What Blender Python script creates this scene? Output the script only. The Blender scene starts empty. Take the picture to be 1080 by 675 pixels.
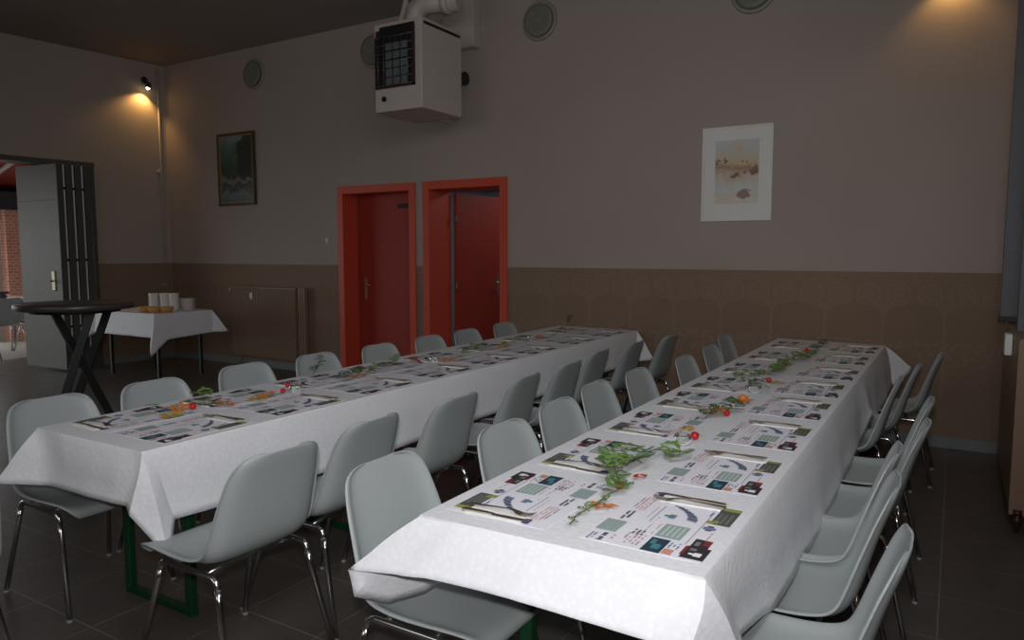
import bpy, bmesh, math, random
from mathutils import Vector, Matrix
PI = math.pi
scene = bpy.context.scene
col = scene.collection

# ------------------------------------------------------------------ camera
CAM_H, PITCH, YAW, FPX = 1.4443, 0.0924, 0.5448, 772.07
cam_data = bpy.data.cameras.new('camera')
cam_data.sensor_width = 36.0
cam_data.lens = 36.0 * FPX / 1080.0
cam_data.clip_start = 0.02
cam = bpy.data.objects.new('camera', cam_data)
col.objects.link(cam)
_F = Vector((-math.sin(YAW) * math.cos(PITCH), math.cos(YAW) * math.cos(PITCH), -math.sin(PITCH)))
_R = Vector((math.cos(YAW), math.sin(YAW), 0))
_U = _R.cross(_F)
_m = Matrix(((_R.x, _U.x, -_F.x), (_R.y, _U.y, -_F.y), (_R.z, _U.z, -_F.z)))
cam.matrix_world = Matrix.Translation((0, 0, CAM_H)) @ _m.to_4x4()
scene.camera = cam

# ------------------------------------------------------------------ view, world, lights
scene.view_settings.view_transform = 'Standard'
scene.view_settings.look = 'None'
scene.view_settings.exposure = 0.0
scene.view_settings.gamma = 1.0
scene.view_settings.use_curve_mapping = False

SKY = 1.7
world = bpy.data.worlds.new('daylight')
scene.world = world
world.use_nodes = True
wn = world.node_tree
wn.nodes.clear()
w_out = wn.nodes.new('ShaderNodeOutputWorld')
w_bg = wn.nodes.new('ShaderNodeBackground')
w_bg.inputs['Strength'].default_value = SKY
w_bg.inputs['Color'].default_value = (0.92, 0.97, 1.0, 1)
wn.links.new(w_bg.outputs[0], w_out.inputs[0])

def spot(name, loc, target, energy, color, size, blend, radius):
    l = bpy.data.lights.new(name, 'SPOT')
    l.energy = energy; l.color = color; l.spot_size = size; l.spot_blend = blend
    l.shadow_soft_size = radius
    o = bpy.data.objects.new(name, l)
    col.objects.link(o)
    o.location = loc
    d = Vector(target) - Vector(loc)
    o.rotation_euler = d.to_track_quat('-Z', 'Y').to_euler()
    return o

# the photographer's flash on top of the camera
FLASH = 122.0
spot('camera_flash', (0.0, -0.02, CAM_H + 0.12), Vector((0, 0, CAM_H + 0.12)) + _F * 3 + Vector((0, 0, .1)), FLASH, (1.0, 0.985, 1.0), math.radians(100), 0.85, 0.03)

def area(name, loc, target, energy, color, sx, sy):
    l = bpy.data.lights.new(name, 'AREA')
    l.shape = 'RECTANGLE'; l.size = sx; l.size_y = sy
    l.energy = energy; l.color = color
    o = bpy.data.objects.new(name, l)
    col.objects.link(o)
    o.location = loc
    d = Vector(target) - Vector(loc)
    o.rotation_euler = d.to_track_quat('-Z', 'Y').to_euler()
    return o
# weak fill light added behind the photographer to raise the ambient level
area('ambient_fill', (-2.6, -2.9, 2.6), (-2.0, 6, 1.9), 34.0, (0.97, 0.98, 1.0), 5.0, 1.4)
area('side_window_daylight', (.33, 1.3, 2.9), (-3.0, 1.9, .6), 78.0, (0.96, 0.98, 1.0), 4.2, 1.2)

# ------------------------------------------------------------------ helpers
def tag(o, label=None, cat=None, group=None, kind=None):
    if label: o['label'] = label
    if cat: o['category'] = cat
    if group: o['group'] = group
    if kind: o['kind'] = kind
    return o

def empty(name, loc=(0, 0, 0), rz=0.0, label=None, cat=None, group=None):
    o = bpy.data.objects.new(name, None)
    col.objects.link(o)
    o.location = loc
    o.rotation_euler = (0, 0, rz)
    o.empty_display_size = 0.1
    return tag(o, label, cat, group)

def mesh_obj(name, bm, mats, parent=None, smooth=False):
    me = bpy.data.meshes.new(name)
    bm.to_mesh(me)
    bm.free()
    if not isinstance(mats, (list, tuple)):
        mats = [mats]
    for m in mats:
        me.materials.append(m)
    if smooth:
        for p in me.polygons:
            p.use_smooth = True
    o = bpy.data.objects.new(name, me)
    col.objects.link(o)
    if parent:
        o.parent = parent
    return o

def struct(name, bm, mats, smooth=False, parent=None):
    o = mesh_obj(name, bm, mats, parent, smooth)
    if parent is None:
        o['kind'] = 'structure'
    return o

def bake(o):
    """apply modifiers so that copies share a plain mesh"""
    dg = bpy.context.evaluated_depsgraph_get()
    me = bpy.data.meshes.new_from_object(o.evaluated_get(dg))
    o.modifiers.clear()
    o.data = me
    return o

def copy_tree(o, parent=None):
    c = o.copy()
    col.objects.link(c)
    c.parent = parent
    for ch in list(o.children):
        copy_tree(ch, c)
    return c

def box(bm, x0, x1, y0, y1, z0, z1, mi=0, M=None, bevel=0.0):
    r = bmesh.ops.create_cube(bm, size=1.0)
    vs = r['verts']
    for v in vs:
        v.co = Vector((x0 + (v.co.x + .5) * (x1 - x0), y0 + (v.co.y + .5) * (y1 - y0), z0 + (v.co.z + .5) * (z1 - z0)))
    fs = set(f for v in vs for f in v.link_faces)
    for f in fs:
        f.material_index = mi
    if bevel > 0:
        es = list(set(e for v in vs for e in v.link_edges))
        rb = bmesh.ops.bevel(bm, geom=es, offset=bevel, segments=2, affect='EDGES', profile=0.5)
        vs = list(set(v for f in rb['faces'] for v in f.verts) | set(v for v in vs if v.is_valid))
        for f in rb['faces']:
            f.material_index = mi
    if M is not None:
        for v in vs:
            if v.is_valid:
                v.co = M @ v.co
    return bm

def tube(bm, pts, r, seg=8, mi=0, cap=True, taper=None):
    pts = [Vector(p) for p in pts]
    rings = []
    n = len(pts)
    prev = None
    for i, p in enumerate(pts):
        if i == 0: t = pts[1] - p
        elif i == n - 1: t = p - pts[i - 1]
        else: t = (pts[i + 1] - p).normalized() + (p - pts[i - 1]).normalized()
        t.normalize()
        if prev is None:
            a = Vector((0, 0, 1)) if abs(t.z) < .9 else Vector((1, 0, 0))
            u = t.cross(a).normalized()
        else:
            u = (prev - t * prev.dot(t)).normalized()
        prev = u
        w = t.cross(u)
        rr = r if taper is None else r * taper[i]
        rings.append([bm.verts.new(p + (u * math.cos(2 * PI * k / seg) + w * math.sin(2 * PI * k / seg)) * rr) for k in range(seg)])
    for i in range(n - 1):
        for k in range(seg):
            f = bm.faces.new((rings[i][k], rings[i][(k + 1) % seg], rings[i + 1][(k + 1) % seg], rings[i + 1][k]))
            f.material_index = mi
            f.smooth = True
    if cap:
        for rg, rev in ((rings[0], True), (rings[-1], False)):
            f = bm.faces.new(list(reversed(rg)) if rev else rg)
            f.material_index = mi
    return bm

def lathe(bm, prof, seg=24, c=(0, 0, 0), mi=0, M=None):
    c = Vector(c)
    rings = []
    for (r, z) in prof:
        ring = []
        if r < 1e-5:
            ring = [bm.verts.new(c + Vector((0, 0, z)))]
        else:
            ring = [bm.verts.new(c + Vector((r * math.cos(2 * PI * k / seg), r * math.sin(2 * PI * k / seg), z))) for k in range(seg)]
        rings.append(ring)
    for a, b in zip(rings[:-1], rings[1:]):
        for k in range(seg):
            k2 = (k + 1) % seg
            if len(a) == 1 and len(b) == 1: continue
            if len(a) == 1: vs = (a[0], b[k2], b[k]) if False else (a[0], b[k], b[k2])
            elif len(b) == 1: vs = (a[k], b[0], a[k2])
            else: vs = (a[k], b[k], b[k2], a[k2])
            f = bm.faces.new(vs)
            f.material_index = mi
            f.smooth = True
    if M is not None:
        for rg in rings:
            for v in rg:
                v.co = M @ v.co
    return bm

def quad(bm, pts, mi=0):
    f = bm.faces.new([bm.verts.new(p) for p in pts])
    f.material_index = mi
    return f

# ------------------------------------------------------------------ materials
def srgb(r, g, b):
    def f(c):
        c /= 255.0
        return c / 12.92 if c <= 0.04045 else ((c + 0.055) / 1.055) ** 2.4
    return (f(r), f(g), f(b), 1)

class NT:
    def __init__(s, name):
        s.m = bpy.data.materials.new(name)
        s.m.use_nodes = True
        s.t = s.m.node_tree
        s.b = s.t.nodes['Principled BSDF']
        s._c = None
    def node(s, typ, **kw):
        n = s.t.nodes.new(typ)
        for k, v in kw.items():
            setattr(n, k, v)
        return n
    def coord(s):
        if s._c is None:
            g = s.node('ShaderNodeNewGeometry')
            x = s.node('ShaderNodeSeparateXYZ')
            s.t.links.new(g.outputs['Position'], x.inputs[0])
            s._c = (x.outputs[0], x.outputs[1], x.outputs[2], g.outputs['Position'])
        return s._c
    def objcoord(s):
        return s.node('ShaderNodeTexCoord').outputs['Object']
    def put(s, inp, v):
        if hasattr(v, 'links'): s.t.links.new(v, inp)
        else: inp.default_value = v
    def math(s, op, a, b=0.0, c=None):
        n = s.node('ShaderNodeMath', operation=op)
        s.put(n.inputs[0], a)
        s.put(n.inputs[1], b)
        if c is not None: s.put(n.inputs[2], c)
        return n.outputs[0]
    def noise(s, vec, scale, detail=3.0, rough=.5):
        n = s.node('ShaderNodeTexNoise')
        s.put(n.inputs['Vector'], vec)
        n.inputs['Scale'].default_value = scale
        n.inputs['Detail'].default_value = detail
        n.inputs['Roughness'].default_value = rough
        return n.outputs['Fac']
    def mix(s, fac, a, b):
        n = s.node('ShaderNodeMix', data_type='RGBA')
        s.put(n.inputs[0], fac)
        s.put(n.inputs[6], a)
        s.put(n.inputs[7], b)
        return n.outputs[2]
    def ramp(s, fac, stops):
        n = s.node('ShaderNodeValToRGB')
        s.put(n.inputs[0], fac)
        e = n.color_ramp.elements
        while len(e) < len(stops): e.new(0.5)
        for k, (p, c) in enumerate(stops):
            e[k].position = p; e[k].color = c
        return n.outputs[0]
    def step(s, a, lo, hi):      # 1 when lo < a < hi
        return s.math('MULTIPLY', s.math('GREATER_THAN', a, lo), s.math('LESS_THAN', a, hi))
    def bump(s, h, strength=.3, dist=.01):
        n = s.node('ShaderNodeBump')
        n.inputs['Strength'].default_value = strength
        n.inputs['Distance'].default_value = dist
        s.put(n.inputs['Height'], h)
        s.t.links.new(n.outputs[0], s.b.inputs['Normal'])

def simple(name, c, rough=.5, metal=0.0, var=0.06, scale=12.0, spec=None, bump=0.0, bscale=60.0):
    n = NT(name)
    oc = n.objcoord()
    f = n.noise(oc, scale)
    d = tuple(max(0, x * (1 - var * 2)) for x in c[:3]) + (1,)
    l = tuple(min(1, x * (1 + var * 2)) for x in c[:3]) + (1,)
    n.put(n.b.inputs['Base Color'], n.mix(f, d, l))
    n.b.inputs['Roughness'].default_value = rough
    n.b.inputs['Metallic'].default_value = metal
    if spec is not None: n.b.inputs['Specular IOR Level'].default_value = spec
    if bump > 0:
        n.bump(n.noise(oc, bscale), bump, .004)
    return n.m

def mat_wall(name, axis, ls=.36):
    n = NT(name)
    X, Y, Z, P = n.coord()
    H = X if axis == 'x' else Y
    up = n.mix(n.noise(P, 1.2, 2), srgb(164, 150, 141), srgb(178, 164, 155))
    up = n.mix(n.math('MULTIPLY', n.noise(P, 90, 2), .25), up, srgb(146, 136, 126))
    lo = n.mix(n.noise(P, 2.0, 3), srgb(124, 102, 84), srgb(136, 113, 94))
    lace = srgb(150, 128, 112)
    # lace border: rings, lines and little columns printed in the dado paper
    u = n.math('SUBTRACT', n.math('MODULO', n.math('ADD', H, 40.03), .205), .1025)
    v = n.math('SUBTRACT', Z, 1.125)
    r = n.math('SQRT', n.math('ADD', n.math('MULTIPLY', u, u), n.math('MULTIPLY', v, v)))
    ring = n.step(r, .070, .086)
    ring2 = n.math('MULTIPLY', n.math('LESS_THAN', r, .060), n.math('GREATER_THAN', n.noise(P, 70, 2), .52))
    ln = n.math('ADD', n.step(Z, 1.225, 1.233), n.step(Z, 1.283, 1.290))
    ban = n.math('MULTIPLY', n.step(Z, 1.233, 1.283), n.math('GREATER_THAN', n.noise(P, 55, 2), .53))
    u2 = n.math('ABSOLUTE', n.math('SUBTRACT', n.math('MODULO', n.math('ADD', H, 40.03), .41), .205))
    colw = n.math('ADD', .012, n.math('MULTIPLY', n.math('MAXIMUM', n.math('SUBTRACT', Z, .98), 0.0), .9))
    pil = n.math('MULTIPLY', n.math('LESS_THAN', u2, colw), n.step(Z, .20, 1.06))
    pil = n.math('MULTIPLY', pil, n.math('GREATER_THAN', n.noise(P, 80, 2), .42))
    low = n.math('MULTIPLY', n.step(Z, .60, .78), n.math('GREATER_THAN', n.noise(P, 28, 3), .52))
    tot = n.math('MINIMUM', n.math('ADD', n.math('ADD', n.math('ADD', ring, ring2), n.math('ADD', ln, ban)), n.math('ADD', pil, low)), 1.0)
    lo = n.mix(n.math('MULTIPLY', tot, ls), lo, lace)
    band = n.step(Z, 1.06, 1.225)
    lo = n.mix(n.math('MULTIPLY', band, .12), lo, lace)
    n.put(n.b.inputs['Base Color'], n.mix(n.math('LESS_THAN', Z, 1.296), up, lo))
    n.b.inputs['Roughness'].default_value = .75
    n.bump(n.noise(P, 220, 2), .12, .002)
    return n.m

def mat_floor():
    n = NT('dark_floor_tiles')
    X, Y, Z, P = n.coord()
    T = .40
    mx = n.math('MODULO', n.math('ADD', X, 40.0), T)
    my = n.math('MODULO', n.math('ADD', Y, 40.13), T)
    g = n.math('MAXIMUM', n.math('LESS_THAN', mx, .006), n.math('LESS_THAN', my, .006))
    base = n.mix(n.noise(P, 6, 4), srgb(74, 68, 64), srgb(94, 87, 82))
    n.put(n.b.inputs['Base Color'], n.mix(g, base, srgb(120, 112, 106)))
    n.put(n.b.inputs['Roughness'], n.math('ADD', .26, n.math('MULTIPLY', n.noise(P, 9, 3), .18)))
    n.b.inputs['Specular IOR Level'].default_value = .45
    n.bump(n.math('MULTIPLY', g, -1.0), .3, .003)
    return n.m

def mat_cloth(name='damask_paper_cloth', a=(216, 216, 218), b=(230, 231, 236)):
    n = NT(name)
    X, Y, Z, P = n.coord()
    v = n.node('ShaderNodeTexVoronoi')
    v.inputs['Scale'].default_value = 60
    n.put(v.inputs['Vector'], P)
    pat = n.math('ADD', n.math('MULTIPLY', v.outputs['Distance'], .9), n.math('MULTIPLY', n.noise(P, 55, 2), .6))
    n.put(n.b.inputs['Base Color'], n.mix(n.math('MULTIPLY', n.math('GREATER_THAN', pat, .68), .28), srgb(*b), srgb(*a)))
    n.b.inputs['Roughness'].default_value = .62
    n.b.inputs['Specular IOR Level'].default_value = .3
    h = n.math('ADD', pat, n.math('MULTIPLY', n.noise(P, 5, 2), 2.2))
    n.bump(h, .25, .004)
    return n.m

def mat_brick():
    n = NT('red_brick')
    X, Y, Z, P = n.coord()
    c = n.node('ShaderNodeCombineXYZ')
    n.put(c.inputs[0], n.math('ADD', Y, X)); n.put(c.inputs[1], Z)
    br = n.node('ShaderNodeTexBrick')
    br.inputs['Scale'].default_value = 5.0
    br.inputs['Mortar Size'].default_value = .02
    br.inputs['Color1'].default_value = srgb(206, 128, 100)
    br.inputs['Color2'].default_value = srgb(222, 154, 124)
    br.inputs['Mortar'].default_value = srgb(226, 212, 200)
    n.put(br.inputs['Vector'], c.outputs[0])
    n.put(n.b.inputs['Base Color'], br.outputs['Color'])
    n.b.inputs['Roughness'].default_value = .85
    return n.m

M = {}
M['wall_x'] = mat_wall('wallpaper_two_tone_long', 'x')
M['wall_y'] = mat_wall('wallpaper_two_tone_side', 'y', .12)  # lace print toned down here to paint in its lack of sheen
M['floor'] = mat_floor()
M['ceiling'] = simple('ceiling_paint', srgb(150, 142, 134), .85, var=.03, scale=2)
M['skirt'] = simple('grey_baseboard', srgb(120, 122, 122), .45)
M['red_frame'] = simple('coral_red_door_frame_paint', srgb(204, 78, 54), .45, var=.03)
M['red_leaf'] = simple('dark_red_door_paint', srgb(160, 52, 38), .55, var=.04)
M['chrome'] = simple('chrome', (.62, .62, .62, 1), .16, 1.0, var=.02)
M['brass'] = simple('brass', (.5, .42, .28, 1), .5, .8, var=.02)
M['steel'] = simple('dull_cutlery_steel', (.56, .50, .42, 1), .34, 1.0, var=.04)
M['shell'] = simple('grey_green_plastic', srgb(160, 166, 166), .42, var=.015, scale=5, bump=.05, bscale=400)
M['glide'] = simple('pale_plastic_glide', srgb(140, 140, 136), .5)
M['cloth'] = mat_cloth()
M['napkin'] = simple('white_paper_napkin', srgb(238, 238, 236), .8, var=.02, bump=.1, bscale=120)
M['green_metal'] = simple('dark_green_lacquered_steel', srgb(14, 62, 34), .4, var=.04)
M['table_wood'] = simple('brown_table_board', srgb(110, 74, 52), .5, var=.1)
M['black'] = simple('black_lacquer', srgb(22, 21, 21), .5)
M['dark'] = simple('dark_grey_top', srgb(62, 58, 55), .35, var=.05)
M['white_metal'] = simple('cream_white_enamel', srgb(190, 180, 172), .4, var=.02)
M['white_paint'] = simple('off_white_paint', srgb(176, 170, 160), .55, var=.03)
M['vent'] = simple('vent_grey_plastic', srgb(150, 144, 134), .5, var=.03)
M['grey_panel'] = simple('grey_partition_laminate', srgb(80, 78, 72), .5, var=.03)
M['grey_steel'] = simple('grey_steel', (.22, .22, .22, 1), .45, .7)
M['alu'] = simple('aluminium_strip', (.8, .8, .8, 1), .45, .2, var=.03)
M['radiator'] = simple('brown_beige_enamel', srgb(138, 112, 92), .42, var=.02)
M['rust'] = simple('maroon_lacquer', srgb(62, 32, 30), .45)
M['grille'] = simple('grey_glass_grille', srgb(96, 106, 108), .3)
M['white'] = simple('plain_white', srgb(225, 225, 220), .5, var=.02)
M['porcelain'] = simple('white_porcelain', srgb(225, 222, 215), .25, var=.01)
M['vent_disc'] = simple('greenish_grey_disc', srgb(122, 122, 110), .5, var=.03)
M['curtain'] = simple('slate_grey_blind', srgb(104, 104, 108), .6, var=.03)
M['brick'] = mat_brick()
M['red_rafter'] = simple('dark_red_rafter', srgb(140, 40, 34), .6)
M['leaf'] = simple('ivy_green_leaf', srgb(100, 132, 66), .5, var=.16, scale=40)
M['leaf_dark'] = simple('dark_green_leaf', srgb(64, 92, 50), .5, var=.2, scale=40)
M['stem'] = simple('green_brown_stem', srgb(92, 96, 48), .6)
M['orange_leaf'] = simple('orange_autumn_leaf', srgb(214, 126, 40), .6, var=.14, scale=50)
M['yellow_leaf'] = simple('yellow_autumn_leaf', srgb(206, 162, 52), .6, var=.14, scale=50)
M['red_leafy'] = simple('red_petal', srgb(196, 40, 26), .5, var=.08)
M['berry'] = simple('shiny_red_berry', srgb(186, 30, 38), .18, var=.08)
M['wax'] = simple('white_wax', srgb(230, 226, 210), .5)
M['wood'] = simple('light_wicker', srgb(196, 146, 88), .7, var=.2, scale=60)
M['terrace'] = simple('pale_terrace_paving', srgb(176, 168, 160), .8, var=.08, scale=6)
M['lino'] = simple('grey_room_wall', srgb(150, 158, 160), .8)

def mat_glass():
    n = NT('clear_glass')
    n.b.inputs['Base Color'].default_value = (.95, .98, .97, 1)
    n.b.inputs['Roughness'].default_value = .03
    n.b.inputs['Transmission Weight'].default_value = .95
    n.b.inputs['IOR'].default_value = 1.45
    return n.m
M['glass'] = mat_glass()
def mat_emit(name, c, s):
    n = NT(name)
    n.b.inputs['Base Color'].default_value = c
    n.b.inputs['Emission Color'].default_value = c
    n.b.inputs['Emission Strength'].default_value = s
    return n.m
M['bulb'] = mat_emit('glowing_halogen_bulb', srgb(255, 226, 160), 14.0)

# ------------------------------------------------------------------ the room
YB = 6.22          # back wall plane
XL = -9.25         # left wall plane at the corner
XR = 0.375         # right wall plane
ZC = 3.93          # ceiling
TH = 0.38

bm = bmesh.new()
box(bm, -10.9, 1.0, -3.3, YB + 2.6, -.12, 0)
struct('floor', bm, M['floor'])
bm = bmesh.new()
box(bm, XL - 1.2, XR + .3, -3.3, YB + TH, ZC, ZC + .12)
struct('ceiling', bm, M['ceiling'])

# back wall with its two door openings
D1 = (-6.015, -5.055, 2.10)     # clear openings
D2 = (-4.785, -3.905, 2.10)
bm = bmesh.new()
FW = .084
for x0, x1 in ((XL - .35, D1[0] - FW), (D1[1] + FW, D2[0] - FW), (D2[1] + FW, XR + .3)):
    box(bm, x0, x1, YB, YB + TH, 0, ZC)
for d in (D1, D2):
    box(bm, d[0] - FW, d[1] + FW, YB, YB + TH, d[2] + FW, ZC)
struct('wall_back', bm, M['wall_x'])
# right wall
bm = bmesh.new()
box(bm, XR, XR + .3, -3.0, YB, 0, ZC)
struct('wall_right', bm, M['wall_y'])

bm = bmesh.new()
box(bm, XL - 1.2, XR + .3, -3.3, -3.0, 0, ZC)
struct('wall_front', bm, M['wall_x'])
# left wall, turned a few degrees, with the wide opening of the folding partition
LA = math.radians(5.0)
def LW(s, z, off=0.0):            # s metres from the corner towards the camera side, off = into the room
    return Vector((XL - s * math.sin(LA) + off * math.cos(LA), YB - s * math.cos(LA) - off * math.sin(LA), z))
ML = Matrix.Translation((XL, YB, 0)) @ Matrix.Rotation(-LA, 4, 'Z')       # local: x into room, -y along the wall
OP0, OP1, OPZ = 1.02, 5.2, 2.56
bm = bmesh.new()
box(bm, -.30, 0, -OP0, 0, 0, ZC, M=ML)
box(bm, -.30, 0, -OP1, -OP0, OPZ, ZC, M=ML)
box(bm, -.30, 0, -9.3, -OP1, 0, ZC, M=ML)
struct('wall_left', bm, M['wall_y'])
bm = bmesh.new()
box(bm, -.32, .015, -OP1, -OP0 + .06, OPZ - .06, OPZ, M=ML)
box(bm, -.32, .015, -OP0 - .0, -OP0 + .05, 0, OPZ - .06, M=ML)
struct('trim_1', bm, M['grey_panel'])

# baseboards
bm = bmesh.new()
for x0, x1 in ((XL, D1[0] - .09), (D1[1] + .09, D2[0] - .09), (D2[1] + .09, XR)):
    box(bm, x0, x1, YB - .012, YB, 0, .085)
struct('baseboard_back', bm, M['skirt'])
bm = bmesh.new()
box(bm, XR - .012, XR, .9, YB - .012, 0, .085)
struct('baseboard_right', bm, M['skirt'])
bm = bmesh.new()
box(bm, 0, .012, -OP0 + .06, -.02, 0, .085, M=ML)
struct('baseboard_left', bm, M['skirt'])

def door_frame(d, name):
    bm = bmesh.new()
    w = .085
    box(bm, d[0] - w, d[0], YB - .02, YB + TH, 0, d[2] + w, bevel=.004)
    box(bm, d[1], d[1] + w, YB - .02, YB + TH, 0, d[2] + w, bevel=.004)
    box(bm, d[0], d[1], YB - .02, YB + TH, d[2], d[2] + w, bevel=.004)
    return bm
def handle(name, parent, x, y, z, sx, mat=None):
    bm = bmesh.new()
    box(bm, x - .019, x + .019, y - .006, y, z - .12, z + .12, bevel=.003)
    tube(bm, [(x, y - .004, z + .05), (x, y - .045, z + .05), (x + sx * .012, y - .055, z + .05), (x + sx * .11, y - .055, z + .045)], .009, 8)
    return mesh_obj(name, bm, mat or M['brass'], parent)

f1 = struct('door_1', door_frame(D1, 'f'), M['red_frame'])
bm = bmesh.new()
YL1 = YB + .24
box(bm, D1[0], D1[1], YL1, YL1 + .04, .006, D1[2], bevel=.003)
box(bm, D1[0], D1[0] + .025, YL1 - .03, YL1 + .0, .006, D1[2])
lf = mesh_obj('door_leaf', bm, M['red_leaf'], f1)
handle('door_handle', lf, D1[0] + .10, YL1, 1.02, 1)
bm = bmesh.new()
box(bm, -5.42, -5.26, YL1 - .004, YL1, 1.935, 1.985)
sg = mesh_obj('door_sign', bm, M['black'], lf)
sg['label'] = 'small dark name plate near the top of the door'

f2 = struct('door_2', door_frame(D2, 'f'), M['red_frame'])
th = math.radians(85)
MD = Matrix.Translation((D2[0] + .035, YB + TH + .03, 0)) @ Matrix.Rotation(th, 4, 'Z')
bm = bmesh.new()
box(bm, 0, .80, -.02, .02, .008, 2.085, M=MD, bevel=.003)
lf = mesh_obj('door_leaf', bm, M['red_leaf'], f2)
bm = bmesh.new()
box(bm, .72, .755, -.027, -.02, .93, 1.17, bevel=.002)
tube(bm, [(.737, -.024, 1.09), (.737, -.065, 1.09), (.725, -.075, 1.09), (.63, -.075, 1.085)], .009, 8)
for v in bm.verts: v.co = MD @ v.co
mesh_obj('door_handle', bm, M['chrome'], lf)
bm = bmesh.new()
for z in (.3, 1.05, 1.8):
    tube(bm, [(-.012, -.024, z - .05), (-.012, -.024, z + .05)], .009, 8)
for v in bm.verts: v.co = MD @ v.co
mesh_obj('hinge', bm, M['grey_steel'], lf)
# little room behind the open door
bm = bmesh.new()
box(bm, -5.6, -2.6, YB + 2.2, YB + 2.3, 0, 2.6)
box(bm, -5.7, -5.6, YB + TH, YB + 2.3, 0, 2.6)
box(bm, -2.6, -2.5, YB + TH, YB + 2.3, 0, 2.6)
box(bm, -5.7, -2.5, YB + TH, YB + 2.3, 2.6, 2.7)
struct('wall_side_room', bm, M['lino'])
area('side_room_light', (-3.9, YB + 1.5, 2.5), (-3.9, YB + 1.5, 0), 5.0, (.95, .98, 1.0), .5, .5)

# cable duct in the left corner with junction
bm = bmesh.new()
tube(bm, [LW(.10, 1.30, .014), LW(.10, 3.88, .014)], .012, 8)
box(bm, .0, .022, -.16, -.085, 1.0, 1.01, M=ML)
o = mesh_obj('conduit_pipe', bm, M['white_paint'])
tag(o, 'thin painted conduit pipe running up the corner beside the wall lamp', 'pipe')
bm = bmesh.new()
lathe(bm, [(0, .03), (.028, .03), (.034, .022), (.034, 0), (0, 0)], 16, M=Matrix.Translation(LW(.13, 2.52, .0)) @ Matrix.Rotation(PI / 2, 4, 'Y'))
o = mesh_obj('junction_box', bm, M['white_paint'], None, True)
tag(o, 'small round junction box beside the conduit pipe in the corner', 'junction box')

# ------------------------------------------------------------------ folding partition (stack of leaves standing open)
pt = empty('folding_partition', (-9.62, 4.85, 0), 0, 'grey folding partition door pushed into a stack at the left opening', 'folding door')
def local(parent, o):
    o.matrix_parent_inverse = Matrix.Translation(-Vector(parent.location))
    return o
px0, px1 = -9.98, -9.12
for k in range(4):
    bm = bmesh.new()
    ya = 4.655 + k * .108
    dy = .085
    z1 = 2.49
    a = Matrix.Identity(4)
    skew = .09
    box(bm, 0, px1 - px0, 0, .07, .03, z1, M=Matrix.Translation((px0, ya, 0)) @ Matrix.Rotation(math.atan2(.04, .86), 4, 'Z'), bevel=.004)
    lf = local(pt, mesh_obj('partition_leaf', bm, M['grey_panel'], pt))
    if k < 3:
        bm = bmesh.new()
        box(bm, px1 - .0, px1 + .010, ya + .04 + .070, ya + .04 + .084, .04, z1 - .01)
        local(pt, mesh_obj('edge_strip', bm, M['alu'], pt))
        for z in (1.35, .55, 2.2):
            bm2 = bmesh.new()
            box(bm2, px1 + .002, px1 + .014, ya + .105, ya + .130, z - .015, z + .015)
            local(pt, mesh_obj('hinge', bm2, M['black'], pt))
Mk = Matrix.Translation((px0, 4.655, 0)) @ Matrix.Rotation(math.atan2(.04, .86), 4, 'Z')
bm = bmesh.new()
box(bm, .02, .83, -.003, 0, 2.06, 2.068, M=Mk)
o = local(pt, mesh_obj('groove', bm, M['black'], pt))
bm = bmesh.new()
box(bm, .66, .73, -.012, 0, .98, 1.22, M=Mk, bevel=.01)
o = local(pt, mesh_obj('escutcheon', bm, M['brass'], pt))
bm = bmesh.new()
tube(bm, [Mk @ Vector((.695, -.01, 1.10)), Mk @ Vector((.695, -.05, 1.10)), Mk @ Vector((.75, -.055, 1.10))], .009, 8)
local(pt, mesh_obj('handle', bm, M['black'], pt))

# ------------------------------------------------------------------ annex seen through the opening
bm = bmesh.new()
box(bm, -13.5, -13.0, 5.87, 6.30, 0, 2.12)
struct('wall_brick_pier', bm, M['brick'])
bm = bmesh.new()
box(bm, -13.4, -12.9, 3.6, 8.0, 2.12, 2.40)
struct('trim_2', bm, M['black'])
bm = bmesh.new()
for y in (5.70,):
    box(bm, -13.2, -13.12, y, y + .14, 0, 2.12)
struct('window_1', bm, M['white_paint'])
bm = bmesh.new()
quadz = [(-13.4, 2.2, 2.40), (-13.4, 8.0, 2.40), (-9.6, 8.0, 3.3), (-9.6, 2.2, 3.3)]
quad(bm, quadz); quad(bm, [(p[0], p[1], p[2] + .1) for p in reversed(quadz)])
struct('ceiling_annex', bm, M['red_rafter'])
for y in (4.6, 5.5, 6.4):
    bm = bmesh.new()
    tube(bm, [(-13.2, y, 2.36), (-10.0, y - .2, 3.12)], .035, 6)
    struct('trim_3', bm, M['white_paint'])
bm = bmesh.new()
box(bm, -40, -10.9, -20, 20, -.14, 0)
struct('floor_terrace', bm, M['terrace'])
bm = bmesh.new()
box(bm, -13.5, -9.6, 7.2, 7.35, 0, 3.4)
struct('wall_annex', bm, M['white_paint'])

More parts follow.
